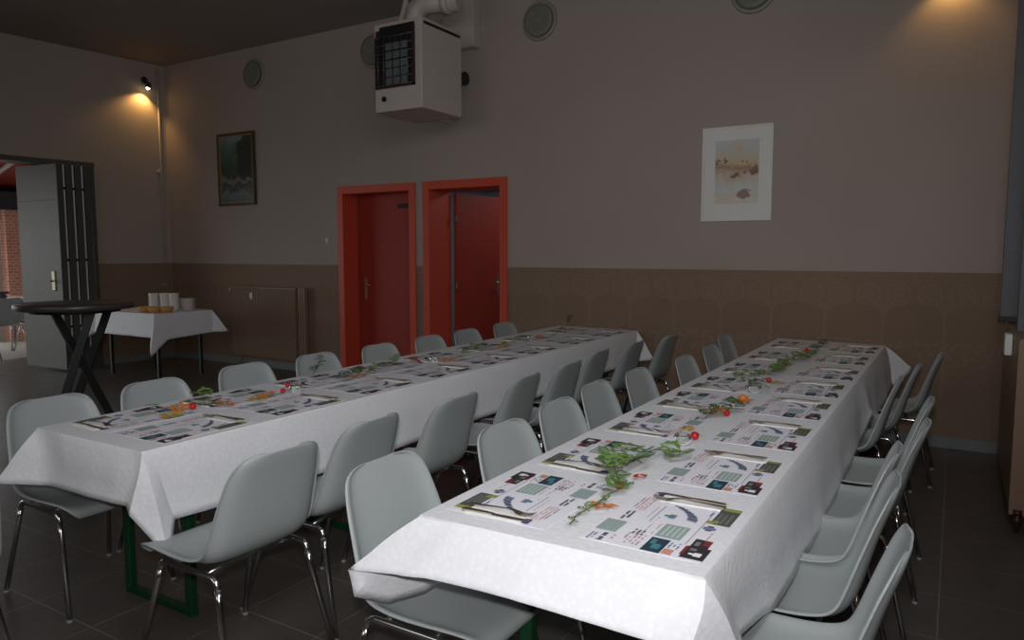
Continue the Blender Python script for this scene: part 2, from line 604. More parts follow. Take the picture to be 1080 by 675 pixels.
# ------------------------------------------------------------------ chairs
def lerp(a, b, t): return a + (b - a) * t
def make_shell():
    prof = [  # x, z, half width, dish depth
        (.255, .398, .160, .0), (.262, .415, .185, .1), (.250, .434, .202, .25), (.205, .441, .214, .45), (.12, .437, .221, .6),
        (.03, .431, .224, .7), (-.05, .430, .225, .85), (-.115, .439, .224, 1.0), (-.155, .463, .221, 1.15), (-.179, .506, .217, 1.2), (-.193, .558, .212, 1.1),
        (-.208, .620, .206, .95), (-.225, .682, .198, .8), (-.241, .732, .188, .75), (-.254, .768, .173, .65), (-.261, .790, .150, .55), (-.264, .801, .114, .4), (-.265, .804, .07, .25)]
    cs = [(0, 0), (.3, .0005), (.55, .002), (.74, .007), (.85, .017), (.905, .027), (.945, .033), (.985, .035), (1.0, .028)]
    us = [(-a, b) for a, b in reversed(cs)] + cs[1:]
    bm = bmesh.new()
    rows = []
    n = len(prof)
    for i, (x, z, w, dd) in enumerate(prof):
        a = prof[max(0, i - 1)]; b = prof[min(n - 1, i + 1)]
        t = Vector((b[0] - a[0], 0, b[1] - a[1])).normalized()
        nr = Vector((t.z, 0, -t.x))          # pointing up / forward
        if i < 3: nr = Vector((0, 0, 1))
        row = []
        for u, c in us:
            sagz = -.006 * (1 - u * u) if 2 < i < 8 else 0
            row.append(bm.verts.new(Vector((x, u * w, z + sagz)) + nr * (c * dd)))
        rows.append(row)
    for i in range(n - 1):
        for k in range(len(us) - 1):
            bm.faces.new((rows[i][k], rows[i][k + 1], rows[i + 1][k + 1], rows[i + 1][k]))
    bmesh.ops.recalc_face_normals(bm, faces=bm.faces)
    o = mesh_obj('shell_seat', bm, M['shell'], None, True)
    s = o.modifiers.new('thick', 'SOLIDIFY'); s.thickness = .006; s.offset = 0
    s = o.modifiers.new('sub', 'SUBSURF'); s.levels = 2; s.render_levels = 2
    bake(o)
    for p in o.data.polygons: p.use_smooth = True
    return o

def make_chair():
    root = empty('stacking_chair')
    sh = make_shell(); sh.parent = root
    ZR = .405
    for s in (-1, 1):
        yr, yf = s * .185, s * .222
        bm = bmesh.new()
        pts = []
        for k in range(7):
            a = PI / 2 * k / 6
            pts.append((-.115 - .035 * math.sin(a), yr, ZR - .035 + .035 * math.cos(a)))
        tube(bm, list(reversed(pts)) + [(.12, yr, ZR)] + [(.12 + .035 * math.sin(PI / 2 * k / 6), yr, ZR - .035 + .035 * math.cos(PI / 2 * k / 6)) for k in range(1, 7)], .0105, 10)
        mesh_obj('side_rail', bm, M['chrome'], root)
        for e, xt, xf in ((-1, -.150, -.235), (1, .155, .262)):
            bm = bmesh.new()
            tube(bm, [(xt, yr, ZR - .033), (xt + (xf - xt) * .12, yr + (yf - yr) * .1, ZR - .075), (xf, yf, .012)], .0105, 10)
            lg = mesh_obj('leg', bm, M['chrome'], root)
            bm = bmesh.new()
            tube(bm, [(xf - .002 * e, yf, .014), (xf, yf, .0)], .0118, 10)
            mesh_obj('foot_cap', bm, M['glide'], lg)
    for x in (-.08, .09):
        bm = bmesh.new()
        tube(bm, [(x, -.19, ZR - .004), (x, -.10, ZR + .008), (x, .10, ZR + .008), (x, .19, ZR - .004)], .0095, 8)
        mesh_obj('cross_bar', bm, M['chrome'], root)
    return root

chair0 = make_chair()
_first = [True]
ORD = ['nearest', 'second', 'third', 'fourth', 'fifth', 'sixth', 'seventh', 'farthest', 'ninth']
def place(x, y, rz, label, group, z=0):
    if _first[0]:
        _first[0] = False
        c = chair0
    else:
        c = copy_tree(chair0)
    c.location = (x, y, z)
    c.rotation_euler = (0, 0, rz)
    tag(c, label, 'chair', group)
    return c

random.seed(5)
LL = [(-3.41, 1.67, .0), (-3.418, 2.17, .03), (-3.47, 2.75, 0), (-3.445, 3.28, .02), (-3.425, 3.84, 0), (-3.44, 4.43, .02), (-3.47, 4.97, 0), (-3.51, 5.62, 0)]
for i, (x, y, a) in enumerate(LL):
    n = ORD[i] if i in (0, 7) else ORD[i] + ' nearest'
    place(x + .25, y, a, 'grey plastic chair on the door side of left table, %s in row' % n, 'grey chairs on the door side of the left table')
LR = [(-1.86, 1.62, -.02), (-1.90, 2.10, .03), (-1.875, 2.64, 0), (-1.89, 3.27, .04), (-1.90, 3.80, 0), (-1.97, 4.37, .0), (-1.94, 4.93, 0), (-1.865, 5.47, -.03)]
for i, (x, y, a) in enumerate(LR):
    n = ORD[i] if i in (0, 7) else ORD[i] + ' nearest'
    place(x - .25, y, PI + a, 'grey plastic chair with back to us at left table, %s in row' % n, 'grey chairs on the aisle side of the left table')
RL = [(-1.50, 1.69, .0), (-1.43, 2.27, -.03), (-1.455, 2.76, 0), (-1.50, 3.25, .02), (-1.475, 3.73, 0), (-1.415, 4.36, 0), (-1.43, 4.96, 0), (-1.525, 5.66, 0)]
for i, (x, y, a) in enumerate(RL):
    n = ORD[i] if i in (0, 7) else ORD[i] + ' nearest'
    place(x + .25, y, a, 'grey plastic chair on the left side of right table, %s in row' % n, 'grey chairs on the left side of the right table')
RR = [(-.07, 1.80, 0), (-.12, 2.27, .03), (-.14, 2.66, 0), (-.07, 3.12, -.02), (-.07, 3.62, 0), (-.22, 4.17, 0), (-.16, 4.70, 0), (-.06, 5.30, 0)]
for i, (x, y, a) in enumerate(RR):
    n = ORD[i] if i in (0, 7) else ORD[i] + ' nearest'
    place(x - .25, y, PI + a, 'grey plastic chair on the right side of right table, %s in row' % n, 'grey chairs on the right side of the right table')

# ------------------------------------------------------------------ folding tables under the cloths
def make_table(name, x0, x1, y0, y1, label, grp):
    cx, cy = (x0 + x1) / 2, (y0 + y1) / 2
    root = empty(name, (cx, cy, 0), 0, label, 'table', grp)
    hw, hl = (x1 - x0) / 2, (y1 - y0) / 2
    bm = bmesh.new()
    box(bm, -hw, hw, -hl + .002, hl - .002, .715, .745, bevel=.004)
    mesh_obj('tabletop', bm, M['table_wood'], root)
    for s in (-1, 1):
        y = s * (hl - .26)
        fx = .205
        for e in (-1, 1):
            bm = bmesh.new()
            box(bm, e * fx - .02, e * fx + .02, y - .015, y + .015, .03, .715, bevel=.003)
            mesh_obj('leg', bm, M['green_metal'], root)
        bm = bmesh.new()
        box(bm, -fx - .02, fx + .02, y - .015, y + .015, 0, .03, bevel=.003)
        mesh_obj('foot_bar', bm, M['green_metal'], root)
        bm = bmesh.new()
        box(bm, -fx + .02, fx - .02, y - .012, y + .012, .685, .715)
        mesh_obj('top_bar', bm, M['green_metal'], root)
    return root
TG1, TG2 = 'tables in the left row', 'tables in the right row'
for k, (nm) in enumerate(('near half', 'middle part', 'far part')):
    L = 1.51
    make_table('folding_table', -3.09, -2.41, 1.475 + k * L, 1.475 + (k + 1) * L, 'green-legged folding table under the left white cloth, %s of the row' % nm.replace('half', 'part'), TG1)
    make_table('folding_table', -1.165, -.445, 1.495 + k * L, 1.495 + (k + 1) * L, 'green-legged folding table under the right white cloth, %s of the row' % nm.replace('half', 'part'), TG2)

def cloth(name, keys, ztop, label, amp=.002, mat=None, group=None, rnd=.008, seed=1):
    """keys: list of (top_xy, bottom_xyz, samples to the next key)"""
    rs = random.Random(seed)
    T, B = [], []
    n = len(keys)
    for i in range(n):
        (t0, b0, s) = keys[i]
        (t1, b1, _) = keys[(i + 1) % n]
        for k in range(s):
            f = k / s
            T.append(Vector((lerp(t0[0], t1[0], f), lerp(t0[1], t1[1], f), ztop)))
            B.append(Vector([lerp(b0[j], b1[j], f) for j in range(3)]))
    N = len(T)
    cx = sum(p.x for p in T) / N; cy = sum(p.y for p in T) / N
    bm = bmesh.new()
    ROWS = 9
    rings = []
    ph = rs.random() * 6
    s = 0
    for i in range(N):
        t, b = T[i], B[i]
        if i: s += (B[i] - B[i - 1]).length
        out = Vector((b.x - t.x, b.y - t.y, 0))
        d = Vector((t.x - cx, t.y - cy, 0))
        ax = Vector((1 if d.x > 0 else -1, 0, 0)) if abs(abs(d.x) - (max(p.x for p in T) - cx)) < .06 else Vector((0, 1 if d.y > 0 else -1, 0))
        ring = []
        for r in range(ROWS + 1):
            f = r / ROWS
            p = t.lerp(b, f)
            p.z = lerp(t.z - .006, b.z, f)
            bulge = .012 * math.sin(min(1, f * 1.4) * PI) + .006
            w = amp * f * (math.sin(s * 11 + ph) + .6 * math.sin(s * 23 + ph * 2) + .3 * math.sin(s * 41))
            p += ax * (bulge * .6 + w)
            ring.append(bm.verts.new(p))
        inner = bm.verts.new(t)
        rings.append([inner] + ring)
    for i in range(N):
        a, b = rings[i], rings[(i + 1) % N]
        for r in range(len(a) - 1):
            try: bm.faces.new((a[r], a[r + 1], b[r + 1], b[r]))
            except ValueError: pass
    bmesh.ops.remove_doubles(bm, verts=bm.verts, dist=.0004)
    # top sheet
    top = []
    seen = set()
    bm.verts.ensure_lookup_table()
    ring_top = [v for v in bm.verts if abs(v.co.z - ztop) < 1e-5]
    ring_top.sort(key=lambda v: math.atan2(v.co.y - cy, v.co.x - cx))
    bm.faces.new(ring_top)
    bmesh.ops.recalc_face_normals(bm, faces=bm.faces)
    for f in bm.faces: f.smooth = len(f.verts) < 8
    for e in bm.edges:
        if len(e.link_faces) == 2 and e.calc_face_angle(0) > .38: e.smooth = False
    o = mesh_obj(name, bm, mat or M['cloth'])
    so = o.modifiers.new('thick', 'SOLIDIFY'); so.thickness = .0012; so.offset = 1
    bake(o)
    tag(o, label, 'tablecloth', group)
    return o

ZT = .752
# left cloth
nl, nr, fr, fl = (-3.078, 1.459), (-2.393, 1.463), (-2.397, 6.085), (-3.19, 6.13)
cloth('tablecloth', [
    (nl, (-3.17, 1.34, .545), 5), (nl, (-2.97, 1.435, .545), 16),
    (nr, (-2.456, 1.435, .556), 4), (nr, (-2.415, 1.42, .535), 5), (nr, (-2.315, 1.50, .372), 5), ((-2.393, 1.49), (-2.38, 1.565, .482), 6),
    ((-2.393, 1.80), (-2.38, 1.80, .471), 40), ((-2.394, 3.0), (-2.38, 3.0, .455), 50), ((-2.396, 4.7), (-2.38, 4.7, .475), 40),
    (fr, (-2.385, 6.0, .485), 4), (fr, (-2.25, 6.12, .50), 4), (fr, (-2.41, 6.12, .51), 20), (fl, (-3.17, 6.15, .50), 4), (fl, (-3.33, 6.16, .42), 4),
    (fl, (-3.21, 6.10, .49), 80), ((-3.082, 1.6), (-3.16, 1.66, .48), 3), (nl, (-3.24, 1.58, .49), 5)], ZT,
    'long white damask paper tablecloth on the left row of tables', group=None, seed=3)
nl, nr, fr, fl = (-1.182, 1.482), (-.43, 1.50), (-.424, 6.05), (-1.205, 6.14)
cloth('tablecloth', [
    (nl, (-1.335, 1.375, .606), 8), ((-1.02, 1.486), (-1.10, 1.395, .634), 8), ((-.82, 1.490), (-.85, 1.395, .645), 12), ((-.52, 1.498), (-.506, 1.395, .638), 4),
    (nr, (-.44, 1.425, .59), 5), (nr, (-.352, 1.59, .515), 5), ((-.43, 1.55), (-.41, 1.74, .52), 6),
    ((-.43, 2.0), (-.39, 2.05, .46), 20), ((-.43, 2.83), (-.385, 2.83, .42), 20), ((-.43, 3.5), (-.385, 3.5, .44), 20),
    ((-.43, 4.2), (-.385, 4.2, .46), 5), ((-.43, 4.42), (-.36, 4.42, .55), 6), ((-.43, 4.65), (-.385, 4.65, .42), 20),
    (fr, (-.36, 5.98, .46), 5), (fr, (-.245, 6.11, .585), 4), (fr, (-.42, 6.12, .50), 20), (fl, (-1.2, 6.16, .50), 4), (fl, (-1.32, 6.17, .42), 4),
    (fl, (-1.25, 6.1, .48), 70), ((-1.184, 1.75), (-1.215, 1.72, .50), 4), (nl, (-1.235, 1.57, .49), 3), (nl, (-1.285, 1.47, .487), 3), (nl, (-1.33, 1.385, .53), 3)], ZT,
    'long white damask paper tablecloth on the right row of tables', group=None, seed=8)

# ------------------------------------------------------------------ placemats
def flat(name, c, rough=.6):
    return simple(name, srgb(*c), rough, var=.03, scale=60)
PM = [flat('mat_paper', (232, 230, 238)), flat('print_black', (48, 44, 48)), flat('print_red', (128, 44, 50)), flat('print_teal_dark', (40, 62, 76)),
      flat('print_sage', (150, 168, 164)), flat('print_sage_light', (190, 205, 198)), flat('print_grey', (82, 84, 82)), flat('print_lime', (150, 156, 74)),
      flat('print_blue_grey', (120, 128, 158)), flat('print_orange', (204, 146, 124)), flat('print_text', (72, 74, 92)), flat('print_pink_text', (182, 150, 158)),
      flat('print_navy', (52, 58, 124)), flat('print_white', (236, 236, 236)), flat('print_teal_light', (70, 130, 140)), flat('print_mid_grey', (120, 120, 118))]
def make_mat():
    rs = random.Random(11)
    bm = bmesh.new()
    W, D = .405, .297
    h = .0012
    box(bm, 0, W, 0, D, 0, h, 0)
    lv = [h]
    def R(a0, a1, b0, b1, mi, sk=0.0):
        lv[0] += .000012
        quad(bm, [(a0, b0, lv[0]), (a1, b0, lv[0]), (a1 + sk, b1, lv[0]), (a0 + sk, b1, lv[0])], mi)
    def words(a0, a1, b0, b1, mi, lh=.006, gap=.003, dens=.8, wmin=.004, wmax=.012):
        b = b0
        while b + lh <= b1 + 1e-6:
            a = a0
            while a < a1 - wmin:
                w = min(rs.uniform(wmin, wmax), a1 - a)
                if rs.random() < dens:
                    R(a, a + w * .8, b, b + lh * rs.uniform(.7, 1), mi)
                a += w
            b += lh + gap
    # black picture with a white shape, red block
    R(.012, .085, .000, .056, 1)
    R(.030, .085, .052, .060, 2, -.004)
    R(.030, .052, .012, .030, 13); R(.036, .046, .028, .042, 13); R(.060, .075, .030, .046, 15)
    R(.083, .135, .010, .052, 1); R(.100, .135, .010, .028, 2); R(.092, .118, .034, .046, 15)
    words(.14, .19, .026, .032, 9, .005, dens=.7)
    # dark teal picture
    R(.004, .092, .100, .147, 3); R(.025, .055, .110, .130, 14); R(.050, .080, .128, .140, 14)
    R(.008, .040, .074, .098, 9); R(.015, .030, .080, .092, 2) if False else None
    words(.045, .085, .070, .096, 8, .006, .004, .6)
    # sage table of figures
    R(.102, .192, .083, .147, 4)
    for k in range(4):
        R(.112, .184, .092 + k * .013, .097 + k * .013, 5)
    words(.10, .19, .155, .165, 11, .004, .004, .6)
    # grey advert with lime
    R(.248, .384, .004, .055, 6)
    R(.262, .340, .014, .020, 15); R(.262, .330, .028, .034, 15); R(.262, .336, .042, .047, 15)
    R(.248, .270, .046, .066, 7); R(.256, .276, .036, .050, 7)
    R(.362, .384, .004, .052, 7)
    # navy blob, thin rule
    R(.196, .232, .036, .052, 10); R(.204, .222, .028, .060, 8)
    R(.088, .335, .0635, .0655, 8)
    words(.30, .37, .066, .080, 8, .006, .003, .8)
    # curved block of letters
    for k in range(9):
        t = k / 8
        a = .235 + .085 * t
        b = .085 + .06 * t * t
        R(a, a + .0085, b, b + .028, 10 if k % 2 else 8, .006)
    R(.232, .262, .142, .160, 8); R(.240, .252, .150, .172, 14)
    # long thin lines
    R(.185, .315, .190, .1925, 8); R(.205, .30, .205, .207, 11)
    words(.10, .24, .176, .184, 11, .004, .003, .5)
    words(.085, .120, .172, .205, 10, .007, .004, .75, .004, .008)
    words(.02, .09, .160, .215, 11, .006, .004, .7)
    # light sage block
    R(.070, .150, .236, .290, 4)
    words(.0, .062, .225, .240, 11, .008, .003, .8)
    words(.005, .058, .246, .262, 10, .013, .003, .95, .006, .010)
    words(.00, .05, .270, .288, 8, .006, .003, .8)
    words(.165, .238, .246, .272, 10, .008, .004, .8, .004, .009)
    words(.25, .36, .232, .236, 11, .004, .003, .8)
    words(.25, .36, .242, .262, 9, .004, .006, .7)
    words(.26, .36, .262, .272, 8, .004, .004, .7)
    R(.366, .398, .215, .242, 12)
    o = mesh_obj('placemat', bm, PM)
    return o
mat0 = make_mat()
def make_napkin():
    bm = bmesh.new()
    for k in range(3):
        box(bm, 0, .068 - .002 * k, 0, .172 - .004 * k, k * .0012, k * .0012 + .0011, bevel=.0004)
    return mesh_obj('napkin', bm, M['napkin'])
nap0 = make_napkin()
def make_fork():
    bm = bmesh.new()
    # along +y, lying on its side bow
    n = 15
    pts, wd = [], []
    ctr = [(0, .004, .0085), (.03, .004, .009), (.08, .006, .006), (.125, .010, .0045), (.145, .008, .006), (.152, .005, .012)]
    def sweep(keys, th=.0016):
        rows = []
        for (y, z, w) in keys:
            rows.append([bm.verts.new((-w, y, z)), bm.verts.new((w, y, z)), bm.verts.new((w * .8, y, z - th)), bm.verts.new((-w * .8, y, z - th))])
        for a, b in zip(rows[:-1], rows[1:]):
            for k in range(4):
                bm.faces.new((a[k], b[k], b[(k + 1) % 4], a[(k + 1) % 4]))
        bm.faces.new(rows[0]); bm.faces.new(list(reversed(rows[-1])))
    sweep([(0, .006, .005), (.004, .006, .0065), (.04, .007, .0058), (.09, .010, .004), (.12, .012, .003), (.135, .010, .006), (.146, .006, .0115), (.160, .003, .0125)])
    for k in range(4):
        x = -.0105 + k * .007
        rows = []
        for (y, z, w) in ((.158, .0035, .0018), (.175, .004, .0016), (.190, .008, .0014), (.198, .012, .0006)):
            rows.append([bm.verts.new((x - w, y, z)), bm.verts.new((x + w, y, z)), bm.verts.new((x + w, y, z - .0014)), bm.verts.new((x - w, y, z - .0014))])
        for a, b in zip(rows[:-1], rows[1:]):
            for j in range(4):
                bm.faces.new((a[j], b[j], b[(j + 1) % 4], a[(j + 1) % 4]))
        bm.faces.new(rows[0]); bm.faces.new(list(reversed(rows[-1])))
    bmesh.ops.recalc_face_normals(bm, faces=bm.faces)
    return mesh_obj('fork', bm, M['steel'])
def make_knife():
    bm = bmesh.new()
    rows = []
    for (y, w0, w1, t) in ((0, -.006, .006, .0035), (.01, -.008, .008, .004), (.05, -.007, .007, .004), (.088, -.005, .005, .0035), (.095, -.006, .009, .0014), (.14, -.006, .011, .0012), (.18, -.006, .010, .001), (.198, -.005, .002, .0008)):
        rows.append([bm.verts.new((w0, y, t)), bm.verts.new((w1, y, t)), bm.verts.new((w1, y, 0)), bm.verts.new((w0, y, 0))])
    for a, b in zip(rows[:-1], rows[1:]):
        for k in range(4):
            bm.faces.new((a[k], b[k], b[(k + 1) % 4], a[(k + 1) % 4]))
    bm.faces.new(rows[0]); bm.faces.new(list(reversed(rows[-1])))
    bmesh.ops.recalc_face_normals(bm, faces=bm.faces)
    return mesh_obj('knife', bm, M['steel'])
fork0, knife0 = make_fork(), make_knife()
_used = set()
def inst(proto, Mw, label, cat, group):
    if proto.name in _used:
        o = proto.copy(); col.objects.link(o)
    else:
        o = proto; _used.add(proto.name)
    loc, rot, sc = Mw.decompose()
    o.location = loc
    o.rotation_mode = 'XYZ'
    o.rotation_euler = rot.to_euler()
    tag(o, label, cat, group)
    return o

ZM = ZT + .0016
YR = [1.56, 2.085, 2.63, 3.18, 3.72, 4.27, 4.90, 5.50]
YLm = [1.555, 2.045, 2.58, 3.12, 3.63, 4.22, 4.84, 5.52]
def settings(side, xe, ys, tname, rowname, grp):
    rs = random.Random(len(tname) * 7 + side)
    for i, y in enumerate(ys):
        o_ = ORD[i] if i in (0, 7) else ORD[i] + ' nearest'
        a = rs.uniform(-.02, .02)
        if side > 0:      # eater on +x side looking to -x: a -> +y, b -> -x
            B = Matrix.Translation((xe, y, ZM)) @ Matrix.Rotation(PI / 2 + a, 4, 'Z')
        else:             # eater on -x side looking to +x: a -> -y, b -> +x
            B = Matrix.Translation((xe, y + .405, ZM)) @ Matrix.Rotation(-PI / 2 + a, 4, 'Z')
        j = lambda s: rs.uniform(-s, s)
        inst(mat0, B, 'printed white paper placemat, %s on %s' % (o_, rowname), 'placemat', 'placemats ' + grp)
        inst(nap0, B @ Matrix.Translation((.345 + j(.006), .048 + j(.008), .0016)) @ Matrix.Rotation(j(.05), 4, 'Z'), 'folded white napkin under cutlery, %s on %s' % (o_, rowname), 'napkin', 'napkins ' + grp)
        inst(knife0, B @ Matrix.Translation((.392 + j(.004), .045 + j(.01), .0052)) @ Matrix.Rotation(j(.05) + .02, 4, 'Z'), 'steel table knife on napkin, %s on %s' % (o_, rowname), 'knife', 'knives ' + grp)
        inst(fork0, B @ Matrix.Translation((.362 + j(.004), .048 + j(.01), .0062)) @ Matrix.Rotation(j(.05) + .07, 4, 'Z'), 'steel fork on napkin, %s on %s' % (o_, rowname), 'fork', 'forks ' + grp)
settings(1, -.455, YR, 'right', 'right edge of right table', 'on the right edge of the right table')
settings(-1, -1.145, YLm, 'right', 'left edge of right table', 'on the left edge of the right table')
settings(1, -2.425, YR, 'left', 'aisle edge of left table', 'on the aisle edge of the left table')
settings(-1, -3.055, YLm, 'left', 'door edge of left table', 'on the door edge of the left table')

# ------------------------------------------------------------------ table decoration
def leaf_mesh(kind, mat, size, seed):
    rs = random.Random(seed)
    bm = bmesh.new()
    if kind == 'lobed':     # vine / ivy leaf
        prof = [(0, -.02), (.26, -.20), (.46, -.06), (.44, .10), (.60, .26), (.46, .46), (.40, .66), (.20, .74), (0, .95)]
    elif kind == 'maple':
        prof = [(0, -.02), (.22, -.18), (.42, .0), (.85, .10), (.45, .32), (.62, .66), (.25, .58), (0, 1.0)]
    else:
        prof = [(0, 0), (.16, .12), (.27, .35), (.26, .58), (.15, .82), (0, 1.0)]
    c = [bm.verts.new((0, y * size, .0)) for y in (-.03, .3, .6, 1.0)]
    def side(s):
        out = [bm.verts.new((s * x * size, y * size, abs(x) * size * rs.uniform(.02, .14))) for (x, y) in prof[1:-1]]
        return out
    for s in (1, -1):
        o = side(s)
        loop = [c[0]] + o + [c[3]]
        spine = [c[0], c[1], c[2], c[3]]
        n = len(loop)
        for k in range(n - 1):
            m = spine[min(3, int((k + .5) / n * 4))]
            if m in (loop[k], loop[k + 1]): 
                m = spine[1] if k == 0 else spine[2]
            try: bm.faces.new((m, loop[k], loop[k + 1]))
            except ValueError: pass
        for k in range(3):
            pass
    o = mesh_obj('leaf', bm, mat)
    so = o.modifiers.new('t', 'SOLIDIFY'); so.thickness = .0006
    bake(o)
    return o
_leafcache = {}
def leaf(kind, mk, size, seed=0):
    key = (kind, mk, round(size, 3), seed % 3)
    if key in _leafcache:
        o = _leafcache[key].copy(); col.objects.link(o); o.parent = None
        return o
    o = leaf_mesh(kind, M[mk], size, seed % 3 + 1)
    _leafcache[key] = o
    return o

def single_leaf(name, x, y, kind, mk, size, label, grp, rs, z=.0):
    o = leaf(kind, mk, size, rs.randint(0, 9))
    o.name = name
    o.location = (x, y, ZT + .006 + z)
    o.rotation_euler = (rs.uniform(-.05, .25), rs.uniform(-.2, .2), rs.uniform(0, 6.28))
    tag(o, label, 'leaf', grp)
    return o

def sprig(pts, nleaf, size, mk, label, seed, kind='lobed', up=.02, droop=True):
    """a stem along pts (xy) with leaves, one thing"""
    rs = random.Random(seed)
    p0 = pts[0]
    root = empty('ivy_sprig', (p0[0], p0[1], ZT + .003), 0, label, 'sprig', 'green sprigs on the tables')
    P = [Vector((p[0] - p0[0], p[1] - p0[1], (p[2] if len(p) > 2 else .008))) for p in pts]
    # smooth polyline
    sm = []
    for i in range(len(P) - 1):
        for k in range(5):
            sm.append(P[i].lerp(P[i + 1], k / 5) + Vector((rs.uniform(-.002, .002), rs.uniform(-.002, .002), rs.uniform(0, .002))))
    sm.append(P[-1])
    bm = bmesh.new()
    tube(bm, sm, .0016, 6)
    mesh_obj('stem', bm, M['stem'], root)
    for k in range(nleaf):
        f = (k + rs.uniform(0, .8)) / nleaf * (len(sm) - 1)
        i = min(int(f), len(sm) - 1)
        s = size * rs.uniform(.65, 1.15)
        o = leaf(kind, mk, round(s / .004) * .004, rs.randint(0, 9))
        o.name = 'leaf'
        o.parent = root
        o.location = sm[i] + Vector((rs.uniform(-.006, .006), rs.uniform(-.006, .006), rs.uniform(.0, up)))
        o.rotation_euler = (rs.uniform(.0, .5), rs.uniform(-.3, .3), rs.uniform(0, 6.28))
    return root

def berry(x, y, r, label, grp, stem=True, mat='berry'):
    bm = bmesh.new()
    bmesh.ops.create_uvsphere(bm, u_segments=16, v_segments=12, radius=r)
    for v in bm.verts: v.co.z *= .92
    for f in bm.faces: f.smooth = True
    o = mesh_obj('red_berry', bm, M[mat])
    o.location = (x, y, ZT + .003 + r * .92)
    if stem:
        bm = bmesh.new()
        tube(bm, [(0, r * .6, r * .5), (.004, r * 1.8, r * .2), (.012, r * 3.2, -r * .6)], .0009, 5)
        mesh_obj('stalk', bm, M['stem'], o)
    tag(o, label, 'berry', grp)
    return o

def tealight(x, y, label):
    root = empty('tealight_glass', (x, y, ZT + .0025), 0, label, 'candle holder', 'glass tealight holders')
    bm = bmesh.new()
    lathe(bm, [(0, .0), (.022, .0), (.031, .008), (.034, .020), (.030, .032), (.026, .037), (.0235, .036), (.027, .031), (.031, .020), (.028, .009), (.02, .004), (0, .004)], 24)
    mesh_obj('glass_bowl', bm, M['glass'], root)
    bm = bmesh.new()
    lathe(bm, [(0, .005), (.018, .005), (.0185, .016), (.016, .016), (0, .0155)], 20)
    c = mesh_obj('candle', bm, M['wax'], root)
    bm = bmesh.new()
    tube(bm, [(0, 0, .015), (0, .001, .022)], .0008, 5)
    mesh_obj('wick', bm, M['black'], c)

rs = random.Random(4)
# right table, from the near end
sprig([(-.80, 1.60), (-.815, 1.68), (-.805, 1.76), (-.81, 1.84), (-.80, 1.93), (-.79, 1.99, .012)], 9, .034, 'leaf', 'thin ivy stem with small leaves at the near end of the right table', 21, up=.010)
sprig([(-.80, 1.93, .02), (-.86, 2.02, .03), (-.90, 2.10, .03), (-.88, 2.20, .03), (-.83, 2.17, .02)], 13, .078, 'leaf', 'big bushy vine sprig behind the nearest red berry on the right table', 22, up=.035)
sprig([(-.87, 2.24, .01), (-.85, 2.33, .02), (-.80, 2.35, .02), (-.75, 2.39, .015)], 4, .085, 'leaf', 'three broad vine leaves in front of the nearest tealight, right table', 23, up=.015)
sprig([(-.86, 2.96, .01), (-.84, 3.08, .02), (-.80, 3.14, .02), (-.76, 3.2, .01)], 12, .050, 'leaf_dark', 'dark green sprig around orange blossom halfway along the right table', 24, up=.03)
sprig([(-.88, 3.70, .02), (-.83, 3.78, .03), (-.76, 3.72, .02)], 12, .055, 'leaf_dark', 'dark pointed sprig over the farther tealight on the right table', 25, kind='pointed', up=.03)
sprig([(-1.02, 4.05), (-.98, 4.15), (-.92, 4.18), (-.86, 4.22)], 9, .05, 'leaf', 'row of loose leaves behind the farther tealight, right table', 26, up=.02)
sprig([(-.86, 4.22, .01), (-.84, 4.42, .02), (-.84, 4.62, .02), (-.83, 4.85, .02), (-.80, 5.0, .01)], 15, .075, 'leaf', 'long ivy sprig in the far half of the right table', 27, up=.03)
sprig([(-.81, 5.0), (-.80, 5.15), (-.79, 5.3)], 6, .055, 'leaf', 'short pale ivy sprig near the far end of the right table', 28, up=.02)
sprig([(-.81, 5.38), (-.80, 5.5)], 4, .07, 'leaf', 'round leafy sprig beside the red flower, far end of right table', 29, up=.03)
sprig([(-.82, 5.72), (-.81, 5.85)], 4, .06, 'leaf_dark', 'last dark green sprig at the far end of the right table', 30, up=.03)
berry(-.812, 1.945, .0145, 'red berry lying against the big bushy sprig, nearest on right table', 'red berries')
berry(-.797, 2.615, .0165, 'large red berry leaning on the nearest tealight of the right table', 'red berries')
berry(-.800, 3.07, .014, 'red berry in the dark sprig halfway along the right table', 'red berries', False)
berry(-.825, 3.99, .015, 'red berry beyond the farther tealight of the right table', 'red berries', False)
berry(-.856, 5.33, .017, 'red berry near the far end of the right table', 'red berries', False)
tealight(-.815, 2.535, 'round glass tealight holder touching a red berry, nearest on the right table')
tealight(-.825, 3.68, 'round glass tealight holder under a dark sprig, farther on the right table')
single_leaf('orange_leaf', -.79, 1.80, 'maple', 'orange_leaf', .055, 'orange autumn leaf beside the thin ivy stem, nearest on right table', 'autumn leaves', rs)
single_leaf('red_petal', -.81, 2.05, 'pointed', 'red_leafy', .055, 'folded bright red petal beside the big bushy sprig', 'autumn leaves', rs, .006)
single_leaf('yellow_leaf', -.85, 2.76, 'maple', 'yellow_leaf', .055, 'yellow autumn leaf behind the nearest tealight of the right table', 'autumn leaves', rs)
single_leaf('orange_leaf', -.84, 3.03, 'maple', 'orange_leaf', .06, 'orange leaf inside the dark sprig halfway along the right table', 'autumn leaves', rs, .02)
single_leaf('orange_leaf', -.83, 3.38, 'maple', 'orange_leaf', .075, 'wide orange leaf alone between the two dark sprigs, right table', 'autumn leaves', rs)
berry(-.82, 3.42, .017, 'orange berry on the wide orange leaf of the right table', 'red berries', False, 'orange_leaf')
single_leaf('yellow_leaf', -.80, 3.98, 'maple', 'yellow_leaf', .08, 'yellow leaf beneath a red berry beyond the farther tealight', 'autumn leaves', rs)
